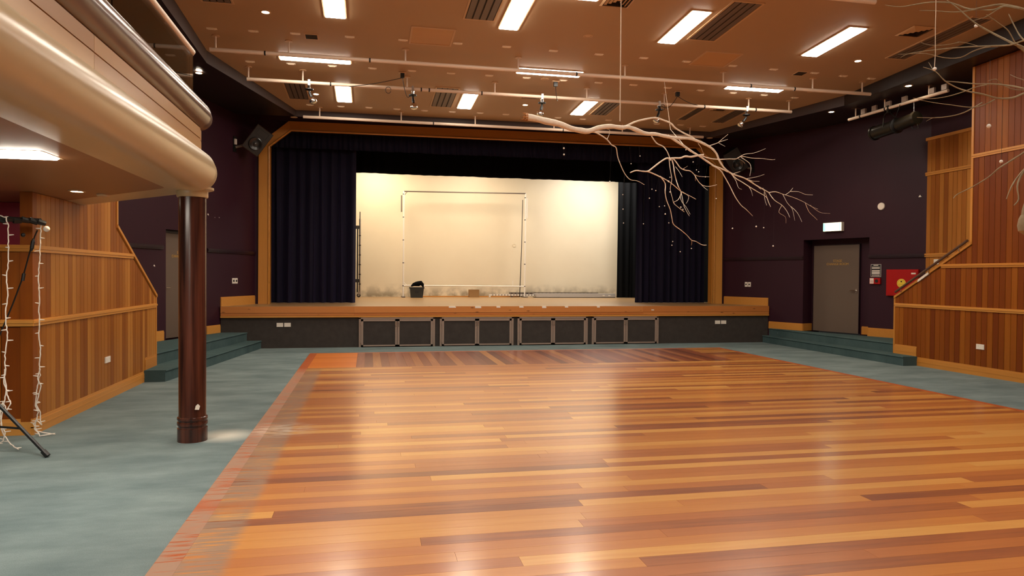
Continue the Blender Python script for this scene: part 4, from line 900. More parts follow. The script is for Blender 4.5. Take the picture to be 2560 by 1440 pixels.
# ------------------------------------------------------------------ doors in the splayed walls
def text_mesh(body, size, name, mat, mtx, parent, align='CENTER', space=1.0):
    cu = bpy.data.curves.new(name, 'FONT')
    cu.body = body; cu.size = size; cu.align_x = align; cu.extrude = .0015; cu.space_line = space
    ob = bpy.data.objects.new(name + '_tmp', cu); COL.objects.link(ob)
    dg = bpy.context.evaluated_depsgraph_get()
    me = bpy.data.meshes.new_from_object(ob.evaluated_get(dg))
    bpy.data.objects.remove(ob)
    me.transform(mtx)
    me.materials.clear(); me.materials.append(mat)
    o_ = bpy.data.objects.new(name, me); COL.objects.link(o_)
    if parent is not None:
        o_.parent = parent; o_.matrix_parent_inverse = Matrix.Translation(parent.location).inverted()
    return o_
def wall_mtx(fn, s, d, z, flip):
    """text frame on a splayed wall: x to the reader's right, y up, z to the reader"""
    o_ = Vector(fn(s, d, z))
    xs = (Vector(fn(s + 1, d, z)) - o_) * (-1 if flip else 1)
    n_ = -(Vector(fn(s, d + 1, z)) - o_)
    m_ = Matrix((xs, Vector((0, 0, 1)), n_)).transposed().to_4x4()
    m_.translation = o_
    return m_
def door(idx, fn, s0, s1, z0, z1, d, flip, handle_s, hdir, label, fr):
    t = thing('door_%d' % idx, fn((s0 + s1) / 2, d, z0), label, None)
    del t['label']; struct(t, label)
    MB().box((s0, d - .045, z0), (s1, d - .002, z1), fn).build('door_leaf', M['door'], t)
    w = fr
    MB().box((s0 - w, d - .06, z0), (s0 - .003, d + .01, z1 + w), fn).box((s1 + .003, d - .06, z0), (s1 + w, d + .01, z1 + w), fn).box((s0 - w, d - .06, z1 + .003), (s1 + w, d + .01, z1 + w), fn).build('door_frame', M['purple_trim'], t)
    h = MB().box((handle_s - .02, d - .052, 1.27), (handle_s + .02, d - .045, 1.37), fn).build('lock_plate', M['steel'], t)
    a = handle_s
    MB().tube([fn(a, d - .045, 1.33), fn(a, d - .10, 1.33), fn(a + hdir * .13, d - .10, 1.325)], .010, 8).build('door_handle', M['chrome'], t, smooth=True)
    sm = (s0 + s1) / 2
    text_mesh('STAGE\nCHANGE ROOM', .075, 'door_lettering', M['gold'], wall_mtx(fn, sm + .04 * (1 if not flip else -1), d - .0465, 1.985, flip) , t, space=1.0)
    return t
door(1, WR, 2.455, 3.60, PF + .008, 2.372, od, False, 3.54, -1, 'taupe door lettered stage change room right of the stage', .015)
door(2, WL, 2.06, 3.13, PF + .008, 2.372, .19, True, 3.08, -1, 'taupe door left of the stage half hidden by the dark column', .05)

# exit sign
t = thing('exit_sign', WR(3.16, 0, 2.67), 'lit green and white exit sign above the right door', 'exit sign')
MB().box((2.94, -.09, 2.672), (3.40, -.0, 2.872), WR).build('housing', M['white'], t)
MB().box((2.955, -.095, 2.685), (3.385, -.09, 2.86), WR).build('sign_face', M['exit_glow'], t)
MB().box((2.945, -.097, 2.685), (3.0, -.094, 2.86), WR).build('green_edge', M['exit_green'], t)
MB().box((3.335, -.097, 2.685), (3.36, -.094, 2.86), WR).build('green_edge', M['exit_green'], t)

# wall fittings on the right splayed wall
o = MB().lathe([(0, .0), (.078, .0), (.078, .02), (.07, .03), (.0, .03)], seg=28, fn=lambda x, y, z: WR(4.258 + x, -z, 3.155 + y)).build('wall_disc', M['white'])
tag(o, 'round white disc on the aubergine wall above the notices', 'wall disc')
o = MB().prism([WR(5.04, -.02, 3.28), WR(5.10, -.02, 3.28), WR(5.07, -.02, 3.325)], Vector(WR(0, .02, 0)) - Vector(WR(0, 0, 0))).build('wall_hook', M['white'])
tag(o, 'tiny pale hook high on the aubergine wall beside the boards', 'hook')
t = thing('fire_notice', WR(4.16, 0, 1.64), 'dark framed fire notice with white text bars beside the right door', 'notice')
MB().box((4.047, -.012, 1.642), (4.277, 0, 1.915), WR).build('frame', M['alu'], t)
MB().box((4.057, -.014, 1.652), (4.267, -.011, 1.905), WR).build('print_sheet', M['sign_dark'], t)
MB().box((4.11, -.0155, 1.884), (4.215, -.013, 1.898), WR).build('heading', M['white'], t)
for z, h in ((1.858, .005), (1.832, .022), (1.775, .022), (1.741, .022), (1.709, .02), (1.675, .006), (1.664, .006)):
    MB().box((4.075, -.0155, z - h / 2), (4.25, -.013, z + h / 2), WR).build('text_bar', M['white'], t)
t = thing('fire_call_point', WR(4.16, 0, 1.49), 'small red call point with a white card under the dark notice', 'call point')
MB().box((4.043, -.045, 1.488), (4.277, 0, 1.618), WR).build('body', M['red'], t)
MB().box((4.05, -.048, 1.497), (4.135, -.044, 1.612), WR).build('instruction_card', M['white'], t)
for z in (1.52, 1.535, 1.55, 1.565):
    MB().box((4.06, -.0495, z), (4.125, -.047, z + .005), WR).build('text_bar', M['red'], t)
MB().lathe([(0, 0), (.035, 0), (.035, .012), (0, .012)], seg=20, fn=lambda x, y, z: WR(4.2 + x, -.044 - z, 1.555 + y)).build('push_glass', M['black'], t)
t = thing('hose_cabinet', WR(4.75, 0, 1.26), 'red fire hose cabinet with a round yellow sticker', 'cabinet')
MB().box((4.421, -.06, 1.245), (5.085, 0, 1.80), WR).build('cabinet_body', M['red'], t)
d_ = MB().box((4.436, -.07, 1.26), (5.07, -.06, 1.765), WR).build('cabinet_door', M['red'], t)
MB().lathe([(0, 0), (.092, 0), (.092, .003), (0, .003)], seg=28, fn=lambda x, y, z: WR(4.749 + x, -.07 - z, 1.513 + y)).build('yellow_sticker', M['yellow'], d_)
MB().lathe([(.07, .0032), (.074, .0045), (.078, .0032)], seg=28, fn=lambda x, y, z: WR(4.749 + x, -.07 - z, 1.513 + y)).build('sticker_ring', M['gold'], d_)
MB().box((4.735, -.0755, 1.535), (4.762, -.073, 1.56), WR).build('sticker_mark', M['sign_dark'], d_)
MB().box((4.70, -.0755, 1.49), (4.80, -.073, 1.498), WR).build('sticker_text', M['gold'], d_)
MB().box((4.95, -.073, 1.70), (5.04, -.07, 1.73), WR).build('white_label', M['white'], d_)

def socket(fn, s, z, w, h, label, cat='socket', holes=False, group=None, switch=False, mat=None):
    t = thing('wall_socket', fn(s, 0, z), label, cat, group)
    MB().box((s - w / 2, -.012, z - h / 2), (s + w / 2, .001, z + h / 2), fn).build('plate', M['white'], t)
    if holes:
        MB().lathe([(0, 0), (w * .26, 0), (w * .26, .006), (0, .006)], seg=14, fn=lambda x, y, q: fn(s + x, -.012 - q, z + y)).build('connector', M['black'], t)
    else:
        for k in (-1, 1):
            MB().box((s + k * w * .25 - .012, -.016, z + h * .05), (s + k * w * .25 + .012, -.012, z + h * .3), fn).build('switch', M['white'], t)
    return t
socket(WR, .718, 1.432, .082, .12, 'left of two white speaker plates on the right stage wall', holes=True, group='round connector plates')
socket(WR, .819, 1.432, .082, .12, 'right of two white speaker plates on the right stage wall', holes=True, group='round connector plates')
socket(WL, .90, 1.448, .10, .12, 'near one of two white speaker plates on the left stage wall', holes=True, group='round connector plates')
socket(WL, .79, 1.448, .10, .12, 'far one of two white speaker plates on the left stage wall', holes=True, group='round connector plates')
FS = lambda s, d, z: (s, YS + .012 + d, z)
for x, lab in ((-1.865, 'outer left power socket on the felt stage front'), (-1.708, 'inner left power socket on the felt stage front'), (8.41, 'inner right power socket on the felt stage front'), (8.57, 'outer right power socket on the felt stage front')):
    socket(FS, x, .506, .135, .085, lab, group='power sockets in the stage front')
FLW = lambda s, d, z: (XL + .014 - d, s, z)
FRW = lambda s, d, z: (XR - .014 + d, s, z)
FSW = lambda s, d, z: (SX - .014 + d, s, z)
socket(FLW, 9.704, .506, .17, .075, 'white power socket low on the left timber wall')
socket(FRW, 9.84, .486, .15, .085, 'white power socket low on the right timber wall')
socket(FSW, 12.04, 1.95, .12, .10, 'white switch plate on the stair wall above the handrail', 'switch')

# handrail of the right stair
t = thing('stair_handrail', (XR, 11.7, 1.3), 'slim dark metal handrail along the sloping right stair wall', 'handrail')
MB().tube([(XR - .05, 11.74, 1.35), (XR - .05, 10.10, 2.26)], .022, 10).build('rail', M['handrail'], t)
for k in range(3):
    y = 11.6 - k * .66
    z = 1.35 + (11.74 - y) / 1.64 * .91
    MB().tube([(XR - .05, y, z - .02), (XR - .05, y, z - .07), (XR + .0, y, z - .085)], .008, 6).build('bracket', M['steel'], t)
o = MB().prism([(XR - .04, 11.2, 1.545), (XR - .04, 10.95, 1.69), (XR - .04, 10.95, 1.735), (XR - .04, 11.2, 1.59)], (.03, 0, 0)).build('paper_label', M['white'])
tag(o, 'white paper strip stuck on the sloping stair cap', 'paper')

# ------------------------------------------------------------------ balcony
path = [(-1.575, YBACK), (-1.575, 6.95), (-1.60, 7.13), (-1.70, 7.27), (-3.235, 8.925)]
def mitres(path):
    out_ = []
    for i, p in enumerate(path):
        ns = []
        for a, b_ in ((i - 1, i), (i, i + 1)):
            if a >= 0 and b_ < len(path):
                d = Vector((path[b_][0] - path[a][0], path[b_][1] - path[a][1])).normalized()
                ns.append(Vector((d.y, -d.x)))
        n_ = sum(ns, Vector((0, 0)))
        n_ = n_ / n_.dot(ns[0])
        out_.append(n_)
    return out_
MI = mitres(path)
def sweep(name, prof, mat, parent, smooth=True, i0=0, i1=None):
    i1 = len(path) if i1 is None else i1
    vs, fs, n = [], [], len(prof)
    for i in range(i0, i1):
        for o_, z in prof:
            vs.append((path[i][0] + MI[i].x * o_, path[i][1] + MI[i].y * o_, z))
    for i in range(i1 - i0 - 1):
        for k in range(n):
            fs.append((i * n + k, i * n + (k + 1) % n, (i + 1) * n + (k + 1) % n, (i + 1) * n + k))
    fs += [tuple(range(n)), tuple(range((i1 - i0 - 1) * n, (i1 - i0) * n))[::-1]]
    return MB().add(vs, fs).build(name, mat, parent, smooth=smooth)
arc = lambda r, zc, n=16, ro=None: [((ro or r) * math.cos(-math.pi / 2 + math.pi * k / n), zc + r * math.sin(-math.pi / 2 + math.pi * k / n)) for k in range(n + 1)]
mb = MB().prism([(-6.2, YBACK, 2.39), (-1.6, YBACK, 2.39), (-1.6, 7.0, 2.39), (-3.235, 8.88, 2.39), (-6.2, 8.94, 2.39)], (0, 0, .33))
bal = struct(mb.build('balcony', M['balcony_soffit']), 'balcony with cream rounded edge over the left side of the hall')
sweep('cream_bullnose', [(-.3, 2.392), (-.05, 2.378)] + arc(.183, 2.561, 20)[0:] + [(-.3, 2.744)], M['cream'], bal)
# timber fascia boards above the nose
for i0, i1 in ((0, 2), (1, 5)):
    pass
for z0, z1 in ((2.744, 2.846), (2.854, 2.948)):
    # board lengths along the straight front
    cuts = [YBACK, -1.0, 2.35, 4.4, 6.98]
    for a, b_ in zip(cuts[:-1], cuts[1:]):
        slab('fascia_board', (-1.60, a + .002, z0), (-1.527, b_ - .002, z1), M['maple'], bal)
    sweep('fascia_board', [(-.05, z0), (.046, z0), (.046, z1), (-.05, z1)], M['maple'], bal, smooth=False, i0=1)
sweep('mauve_rail', [(-.12, 2.95), (-.02, 2.946)] + arc(.124, 3.072, 18, .142) + [(-.12, 3.196)], M['mauve'], bal)
# glass panes and top rail
cuts = [-4.6, -2.2, .2, 2.6, 5.0, 7.16]
for a, b_ in zip(cuts[:-1], cuts[1:]):
    MB().box((-1.642, a + .01, 3.19), (-1.63, b_ - .01, 3.67)).build('glass_pane', M['glass'], bal)
q0, q1 = Vector((-1.66, 7.19)), Vector((-3.2, 8.85))
nn = Vector((q1.y - q0.y, -(q1.x - q0.x))).normalized() * .006
mb = MB().add([(q0.x - nn.x, q0.y - nn.y, 3.19), (q1.x - nn.x, q1.y - nn.y, 3.19), (q1.x + nn.x, q1.y + nn.y, 3.19), (q0.x + nn.x, q0.y + nn.y, 3.19)] + [(q0.x - nn.x, q0.y - nn.y, 3.67), (q1.x - nn.x, q1.y - nn.y, 3.67), (q1.x + nn.x, q1.y + nn.y, 3.67), (q0.x + nn.x, q0.y + nn.y, 3.67)],
              [(0, 3, 2, 1), (4, 5, 6, 7), (0, 1, 5, 4), (1, 2, 6, 5), (2, 3, 7, 6), (3, 0, 4, 7)])
mb.build('glass_pane', M['glass'], bal)
MB().tube([(-1.632, YBACK + .1, 3.69), (-1.632, 7.14, 3.69), (-1.66, 7.2, 3.69), (-3.2, 8.86, 3.69)], .026, 12).build('top_handrail', M['rail_white'], bal, smooth=True)

def downlight(x, y, z, label, watts=DOWN_W, r=.055, tilt=None, lit=True, group='recessed downlights', cat='downlight'):
    t = thing('downlight', (x, y, z), label, cat, group)
    MB().lathe([(r, 0.004), (r + .02, .002), (r + .022, -.004), (r, -.008), (r - .004, .0)], (x, y, z), 20).build('trim_ring', M['ceiling_fit'], t)
    MB().lathe([(0.0005, -.005), (r * .85, -.005), (r * .85, -.001), (.0005, -.001)], (x, y, z), 16).build('lamp', M['lamp_glow'] if lit else M['ceiling_fit'], t)
    if lit:
        l = bpy.data.lights.new('downlight_beam', 'SPOT')
        l.energy = watts; l.color = WARM; l.spot_size = math.radians(95); l.spot_blend = .7; l.shadow_soft_size = .05
        lo_ = bpy.data.objects.new('downlight_beam', l); COL.objects.link(lo_)
        lo_.parent = t
        lo_.location = (0, 0, -.03)
    return t

def fluorescent(x0, x1, y0, y1, label, zf=None, group='fluorescent ceiling lights'):
    xc, yc = (x0 + x1) / 2, (y0 + y1) / 2
    Z = (lambda y: CZ(y)) if zf is None else zf
    t = thing('fluorescent_light', (xc, yc, Z(yc)), label, 'ceiling light', group)
    P = lambda x, y, z: (x, y, Z(y) + z)
    h = .02
    MB().box((x0 - h, y0 - h, -.012), (x1 + h, y1 + h, .02), P).build('frame', M['ceiling_fit'], t)
    MB().add([P(x0, y0, -.012), P(x1, y0, -.012), P(x1, y1, -.012), P(x0, y1, -.012), P(x0 + .012, y0 + .012, -.024), P(x1 - .012, y0 + .012, -.024), P(x1 - .012, y1 - .012, -.024), P(x0 + .012, y1 - .012, -.024)],
             [(4, 5, 6, 7), (0, 1, 5, 4), (1, 2, 6, 5), (2, 3, 7, 6), (3, 0, 4, 7)]).build('diffuser', M['fluo'] if zf is None else M['fluo_low'], t)
    return t
# under the balcony
bz = lambda y: 2.400
fluorescent(-3.35, -2.10, 5.12, 5.42, 'long fluorescent light in the underside of the balcony', bz, 'balcony underside lights')
downlight(-2.757, 7.5, 2.388, 'downlight in the underside of the balcony near the dark column', 14, group='balcony underside lights')
fluorescent(-3.35, -2.10, 1.4, 1.7, 'second long light under the balcony, nearer the viewer', bz, 'balcony underside lights')
downlight(-3.95, 8.2, 2.388, 'unseen downlight added behind the low return wall to light the crimson wall', 110, group='balcony underside lights')  # added lamp, out of view, brightens the crimson wall
o = MB().lathe([(0.0005, -.02), (.05, -.02), (.06, -.008), (.06, .001), (.0005, .001)], (-2.62, 7.78, 2.389), 20).build('ceiling_sensor', M['ceiling_fit'])
tag(o, 'round cream sensor beside the downlight under the balcony', 'sensor')

# column
t = thing('column', (-1.647, 7.2, 0), 'dark stained round column with ringed base under the balcony corner', 'column')
c = (-1.647, 7.2, 0)
MB().lathe([(.0005, 0), (.134, 0), (.134, .125), (.124, .13), (.124, .15), (.134, .155), (.137, .17), (.134, .185), (.124, .19), (.124, .2), (.134, .205), (.137, .215), (.134, .23), (.124, .235), (.124, .24), (.122, .25), (.122, 2.33), (.0005, 2.33)], c, 48).build('shaft', M['column'], t, smooth=True)
MB().lathe([(.0005, 2.325), (.135, 2.325), (.14, 2.335), (.14, 2.385), (.19, 2.40), (.19, 2.42), (.0005, 2.42)], c, 48).build('capital', M['cream'], t, smooth=True)
MB().prism([(-1.600, 7.083, .315), (-1.568, 7.099, .31), (-1.560, 7.107, .345), (-1.575, 7.094, .365), (-1.592, 7.085, .35)], (.003, -.006, 0)).build('paint_chip', M['white'], t)

# ------------------------------------------------------------------ ceiling fittings
ci = lambda x, y: CZ(y)
L12 = [(-.49, 9.55, 10.78), (2.10, 9.48, 10.70), (4.73, 9.50, 10.75), (7.37, 9.58, 10.82)]
LN = ['leftmost', 'second from the left', 'third from the left', 'rightmost']
for i, (x, a, b_) in enumerate(L12):
    fluorescent(x - .145, x + .145, a, b_, LN[i] + ' of the four lengthwise lights nearest the viewer')
for i, x in enumerate((-.50, 2.02, 4.56)):
    fluorescent(x - .145, x + .145, 14.03, 15.2, ['left', 'middle', 'right'][i] + ' of the three lengthwise lights near the stage')
for i, (x0, x1, y0, y1) in enumerate(((-1.506, -.32, 12.52, 12.80), (2.65, 3.84, 12.40, 12.69), (6.86, 8.04, 12.52, 12.79))):
    fluorescent(x0, x1, y0, y1, ['left', 'middle', 'right'][i] + ' of the three crosswise lights behind the front pipe')
fluorescent(2.32, 3.12, 9.15, 9.46, 'crosswise light just at the top edge of the picture')
# the same rows go on over the rest of the hall
for j, yb in enumerate((5.4, 1.2, -3.0)):
    for i, (x, a, b_) in enumerate(L12):
        fluorescent(x - .145, x + .145, yb, yb + 1.22, LN[i] + ' ceiling light in row ' + ORD[j] + ' behind the picture edge', group='lights over the near part of the hall')

for i, (x, y) in enumerate(((-1.478, 10.803), (-1.05, 14.795), (3.269, 14.705), (8.376, 10.893))):
    downlight(x, y, CZ(y), ['lit downlight at the left front of the tan ceiling', 'lit downlight beside the far left grille', 'lit downlight left of the branch butt', 'lit downlight at the right front of the tan ceiling'][i])
for i, (x, y) in enumerate(((-2.921, 13.223), (9.72, 11.264), (9.56, 13.236))):
    downlight(x, y, SZ(y), ['lit downlight in the dark bulkhead above the balcony end', 'lit downlight in the dark bulkhead above the right side pipe', 'lit downlight in the dark bulkhead by the right end of the pipes'][i])
downlight(-3.35, 11.5, SZ(11.5), 'lit downlight seen through the balcony glass')
for i, (x, y, z) in enumerate(((-1.614, 16.176, SZ(16.176)), (8.278, 16.146, SZ(16.146)), (3.4, 10.745, CZ(10.745)), (3.257, 12.962, CZ(12.962)), (-2.172, 12.641, CZ(12.641)), (8.669, 12.654, CZ(12.654)))):
    downlight(x, y, z, ['unlit downlight above the left proscenium corner', 'unlit downlight above the right proscenium corner', 'unlit round fitting beside the branch string', 'unlit round fitting behind the front pipe', 'unlit round fitting near the left end of the front pipe', 'unlit round fitting near the right end of the front pipe'][i], lit=False, group='unlit round ceiling fittings', cat='ceiling fitting')

def grille(x0, x1, y0, y1, label):
    t = thing('air_grille', ((x0 + x1) / 2, (y0 + y1) / 2, CZ((y0 + y1) / 2)), label, 'air grille', 'long slotted air grilles')
    P = lambda x, y, z: (x, y, CZ(y) + z)
    h = .03
    MB().box((x0 - h, y0 - h, -.012), (x0, y1 + h, .01), P).box((x1, y0 - h, -.012), (x1 + h, y1 + h, .01), P).box((x0, y0 - h, -.012), (x1, y0, .01), P).box((x0, y1, -.012), (x1, y1 + h, .01), P).build('frame', M['ceiling_fit'], t)
    MB().box((x0, y0, -.002), (x1, y1, .005), P).build('backing', M['grille_dark'], t)
    n = 4
    for k in range(n):
        w = (x1 - x0) / n
        MB().box((x0 + w * k + .012, y0, -.012), (x0 + w * (k + 1) - .012, y1, -.003), P).build('slat', M['grille'], t)
for a in ((-2.28, -1.90, 9.2, 10.57, 'slotted grille at the top left of the tan ceiling'), (1.39, 1.82, 9.1, 10.43, 'slotted grille left of the second front light'), (5.02, 5.45, 9.1, 10.52, 'slotted grille right of the third front light'), (8.76, 9.1, 8.9, 10.64, 'slotted grille by the right edge of the tan ceiling'),
          (-1.60, -1.22, 14.05, 15.2, 'slotted grille at the far left of the tan ceiling'), (1.31, 1.73, 13.85, 15.18, 'slotted grille left of the middle light near the stage'), (4.87, 5.23, 14.03, 15.14, 'slotted grille right of the right light near the stage'), (6.97, 7.16, 14.12, 15.15, 'narrow slotted grille above the thin branch'), (7.85, 8.15, 14.15, 15.22, 'slotted grille at the far right of the tan ceiling')):
    grille(*a)
def diffuser(x0, x1, y0, y1, label):
    t = thing('air_diffuser', ((x0 + x1) / 2, (y0 + y1) / 2, CZ((y0 + y1) / 2)), label, 'air diffuser', 'square louvred air diffusers')
    P = lambda x, y, z: (x, y, CZ(y) + z)
    xc, yc = (x0 + x1) / 2, (y0 + y1) / 2
    for k in range(4):
        f0, f1 = 1 - k * .24, 1 - k * .24 - .15
        a0, b0, a1, b1 = (x1 - x0) / 2 * f0, (y1 - y0) / 2 * f0, (x1 - x0) / 2 * f1, (y1 - y0) / 2 * f1
        z0, z1 = -.006, .03
        vs = [P(xc + sx * a0, yc + sy * b0, z0) for sx, sy in ((-1, -1), (1, -1), (1, 1), (-1, 1))] + [P(xc + sx * a1, yc + sy * b1, z1 - .05) for sx, sy in ((-1, -1), (1, -1), (1, 1), (-1, 1))]
        MB().add(vs, [(0, 1, 5, 4), (1, 2, 6, 5), (2, 3, 7, 6), (3, 0, 4, 7)]).build('louvre', M['ceiling_fit'], t)
    MB().box((x0 + .03, y0 + .03, -.004), (x1 - .03, y1 - .03, .001), P).build('throat', M['grille_dark'], t)
for a in ((3.2, 3.63, 9.2, 9.62, 'square diffuser at the top edge beside the branch string'), (8.14, 8.56, 9.33, 9.75, 'square diffuser right of the rightmost front light'), (3.04, 3.47, 13.85, 14.22, 'square diffuser behind the middle spotlight'), (7.28, 7.66, 13.93, 14.3, 'square diffuser behind the rightmost spotlight')):
    diffuser(*a)
for i, (x, y) in enumerate(((-.896, 11.637), (7.78, 11.689))):
    t = thing('small_vent', (x, y, CZ(y)), ['small dark vent left of the access panel', 'small dark vent above the right end of the front pipe'][i], 'vent', 'small square vents')
    P = lambda x_, y_, z: (x_, y_, CZ(y_) + z)
    MB().box((x - .11, y - .11, -.01), (x + .11, y + .11, .01), P).build('frame', M['ceiling_fit'], t)
    for k in range(5):
        MB().box((x - .09, y - .09 + k * .037, -.014), (x + .09, y - .065 + k * .037, -.009), P).build('slat', M['grille_dark'], t)
for i, (x0, x1, y0, y1) in enumerate(((.66, 1.29, 10.92, 11.58), (5.58, 6.2, 11.0, 11.62))):
    t = thing('access_panel', ((x0 + x1) / 2, (y0 + y1) / 2, CZ((y0 + y1) / 2)), ['framed pale access panel left of the middle of the ceiling', 'framed pale access panel right of the middle of the ceiling'][i], 'access panel', 'ceiling access panels')
    P = lambda x_, y_, z: (x_, y_, CZ(y_) + z)
    MB().box((x0, y0, -.006), (x1, y1, .006), P).build('panel', M['panel_wood'], t)
    h = .03
    MB().box((x0 - h, y0 - h, -.012), (x0, y1 + h, .01), P).box((x1, y0 - h, -.012), (x1 + h, y1 + h, .01), P).box((x0, y0 - h, -.012), (x1, y0, .01), P).box((x0, y1, -.012), (x1, y1 + h, .01), P).build('frame', M['ceiling_fit'], t)
RN = ['front', 'middle', 'far']
for j, row in enumerate(PLATES):
    first = None
    for i, (x, y, z) in enumerate(row):
        if first is None:
            t = thing('socket_plate', (x, y, CZ(y)), '', 'socket plate', 'ceiling socket plates')
            MB().box((-.075, -.03, -.010), (.075, .03, .004)).build('plate', M['plate'], None).parent = t
            MB().box((-.05, -.014, -.02), (.05, .014, -.009)).build('socket', M['plate'], None).parent = t
            first = t
        else:
            t = copy_tree(first); t.location = (x, y, CZ(y))
        t['label'] = 'pale ceiling socket plate, ' + ORD[i] + ' from the left in the ' + RN[j] + ' row'

# lighting pipes
def pipe(name_label, x0, x1, y, z, rods, tilt=0.0, r=.032, joints=()):
    t = thing('lighting_pipe', ((x0 + x1) / 2, y, z), name_label, 'lighting pipe', 'white lighting pipes under the ceiling')
    zz = lambda x: z
    p_ = MB().tube([(x0, y, z), (x1, y, z)], r, 12).build('pipe', M['rail_white'], t, smooth=True)
    for x in joints:
        MB().tube([(x, y, z), (x + .025, y, z)], r + .004, 12).build('joint_band', M['black'], p_)
    for x in rods:
        MB().cyl((x, y, z), (x, y, CZ(y)), .014, seg=8).build('hanger_rod', M['rail_white'], t)
        MB().lathe([(.0005, -.012), (.06, -.012), (.06, .002), (.0005, .002)], (x, y, CZ(y)), 14).build('rose', M['ceiling_fit'], t)
    return t
pipe('front white pipe hung across the ceiling, longest of the three', -2.47, 9.44, 11.91, 5.147, (-2.382, -1.271, .596, 2.52, 4.461, 6.363, 8.198, 9.259), joints=(-1.65, .0, 3.55, 6.9, 7.8))
pipe('middle white pipe hung across the ceiling carrying five spotlights', -2.142, 8.69, 13.34, 5.09, (-2.116, -1.178, .701, 2.366, 4.207, 5.84, 7.705, 8.633), joints=(-.7, .95, 1.1, 2.1, 6.7, 7.85))
pipe('white pipe hung nearest the stage above the timber frame', -1.385, 7.926, 15.787, 4.994, (-1.043, .702, 2.355, 4.195, 5.862, 7.579), joints=(1.4, 4.4))
pipe('white pipe end at the top right edge of the picture', -.2, 6.614, 8.282, 5.294, (.5, 3.2, 5.9), joints=())

# side pipe with the profile lantern
t = thing('side_lighting_pipe', (9.98, 11.94, 4.94), 'short white pipe slung under the dark bulkhead on the right', 'lighting pipe')
sa, sb = Vector((9.846, 13.06, 4.925)), Vector((10.06, 10.6, 4.965))
sb = sa + (Vector((10.113, 10.819, 4.966)) - sa) * 1.02
p_ = MB().tube([sa, sb], .03, 12).build('pipe', M['rail_white'], t, smooth=True)
for f_ in (.13, .40):
    q = sa.lerp(sb, f_); MB().tube([q, sa.lerp(sb, f_ + .012)], .034, 12).build('joint_band', M['black'], p_)
for f_ in (.08, .4, .83):
    q = sa.lerp(sb, f_)
    MB().cyl(q, (q.x, q.y, SZ(q.y)), .014, seg=8).build('hanger_rod', M['rail_white'], t)
    MB().lathe([(.0005, -.01), (.085, -.01), (.085, .002), (.0005, .002)], (q.x, q.y, SZ(q.y)), 14).build('rose', M['fascia_dark'], t)
for f_ in (.17, .29, .44, .6, .86, .97):
    q = sa.lerp(sb, f_)
    MB().box((q.x - .02, q.y - .06, q.z + .03), (q.x + .02, q.y + .06, q.z + .13)).build('outlet_box', M['hatch_metal'], t)
# profile lantern
la, lb, lc = Vector((9.97, 12.46, 4.525)), Vector((9.99, 11.86, 4.56)), Vector((10.0, 11.35, 4.605))
t = thing('profile_lantern', (9.98, 11.9, 4.55), 'dark two-barrel profile spotlight hung from the right side pipe', 'stage light')
ax = (lc - la).normalized()
MB().tube([la, la + ax * .04, la + ax * .041, lb - ax * .05], [.145, .145, .13, .13], 20).build('front_barrel', M['dark_metal'], t, smooth=True)
MB().tube([la - ax * .002, la + ax * .01], [.115, .115], 20).build('lens', M['black_gloss'], t)
MB().tube([lb - ax * .05, lb - ax * .02, lb + ax * .02, lb + ax * .05], [.1, .15, .15, .1], 20).build('gate', M['black'], t, smooth=True)
MB().tube([lb + ax * .05, lc - ax * .05, lc - ax * .049, lc], [.12, .12, .135, .12], 20).build('lamp_house', M['dark_metal'], t, smooth=True)
q = sa.lerp(sb, .44)
for s_ in (-1, 1):
    MB().tube([(q.x + s_ * .15, 12.02, 4.56), (q.x + s_ * .15, 12.0, 4.72), (q.x + s_ * .08, q.y, 4.82), (q.x, q.y, 4.86)], .012, 8).build('yoke', M['dark_metal'], t)
MB().box((q.x - .03, q.y - .025, 4.85), (q.x + .03, q.y + .025, 4.99)).build('hook_clamp', M['dark_metal'], t)
MB().tube([(10.05, 11.5, 4.95), (10.05, 11.49, 4.7)], .005, 6).build('safety_cable', M['steel'], t)
MB().tube([(q.x, q.y + .02, 4.9), (q.x - .05, q.y - .25, 4.7), (q.x, q.y - .3, 4.94)], .006, 6).build('power_cable', M['black'], t)
MB().tube([lc + Vector((0, 0, -.12)), lc + Vector((0, -.03, -.2)), lc + Vector((0, .1, -.19)), lc + Vector((0, .15, -.12))], .008, 6).build('rear_handle', M['black'], t)

# five spotlights on the middle pipe
SPX = [(-1.066, -1.01), (.805, .821), (3.299, 3.261), (5.73, 5.665), (7.656, 7.533)]
for i, (xa, xb) in enumerate(SPX):
    y, z = 13.34, 5.09
    t = thing('spotlight', (xa, y, z), ['leftmost', 'second from the left', 'middle', 'second from the right', 'rightmost'][i] + ' of the five bare reflector spotlights on the middle pipe', 'spotlight', 'reflector spotlights on the middle pipe')
    MB().box((xa - .02, y - .045, z - .05), (xa + .02, y + .045, z + .05)).build('clamp', M['steel'], t)
    MB().cyl((xa, y, z - .04), (xa, y, z - .12), .03, .02, 12).build('adapter', M['chrome'] if i != 3 else M['black'], t)
    MB().lathe([(.0005, 0), (.075, 0), (.075, -.018), (.02, -.03), (.0005, -.03)], (xa, y, z - .11), 18).build('base_disc', M['black'], t)
    k1 = Vector((xa + (xb - xa) * .2, y - .02, z - .19)); k2 = Vector((xb, y - .05, z - .30))
    MB().tube([(xa, y, z - .13), k1], .018, 10).build('arm', M['black'], t)
    MB().tube([k1, k1.lerp(k2, .75)], .026, 12).build('lamp_holder', M['black'], t)
    dr = (k2 - k1).normalized()
    MB().tube([k1.lerp(k2, .7), k2, k2 + dr * .05, k2 + dr * .075, k2 + dr * .085], [.025, .05, .066, .06, .03], 16).build('reflector_lamp', M['chrome'], t, smooth=True)
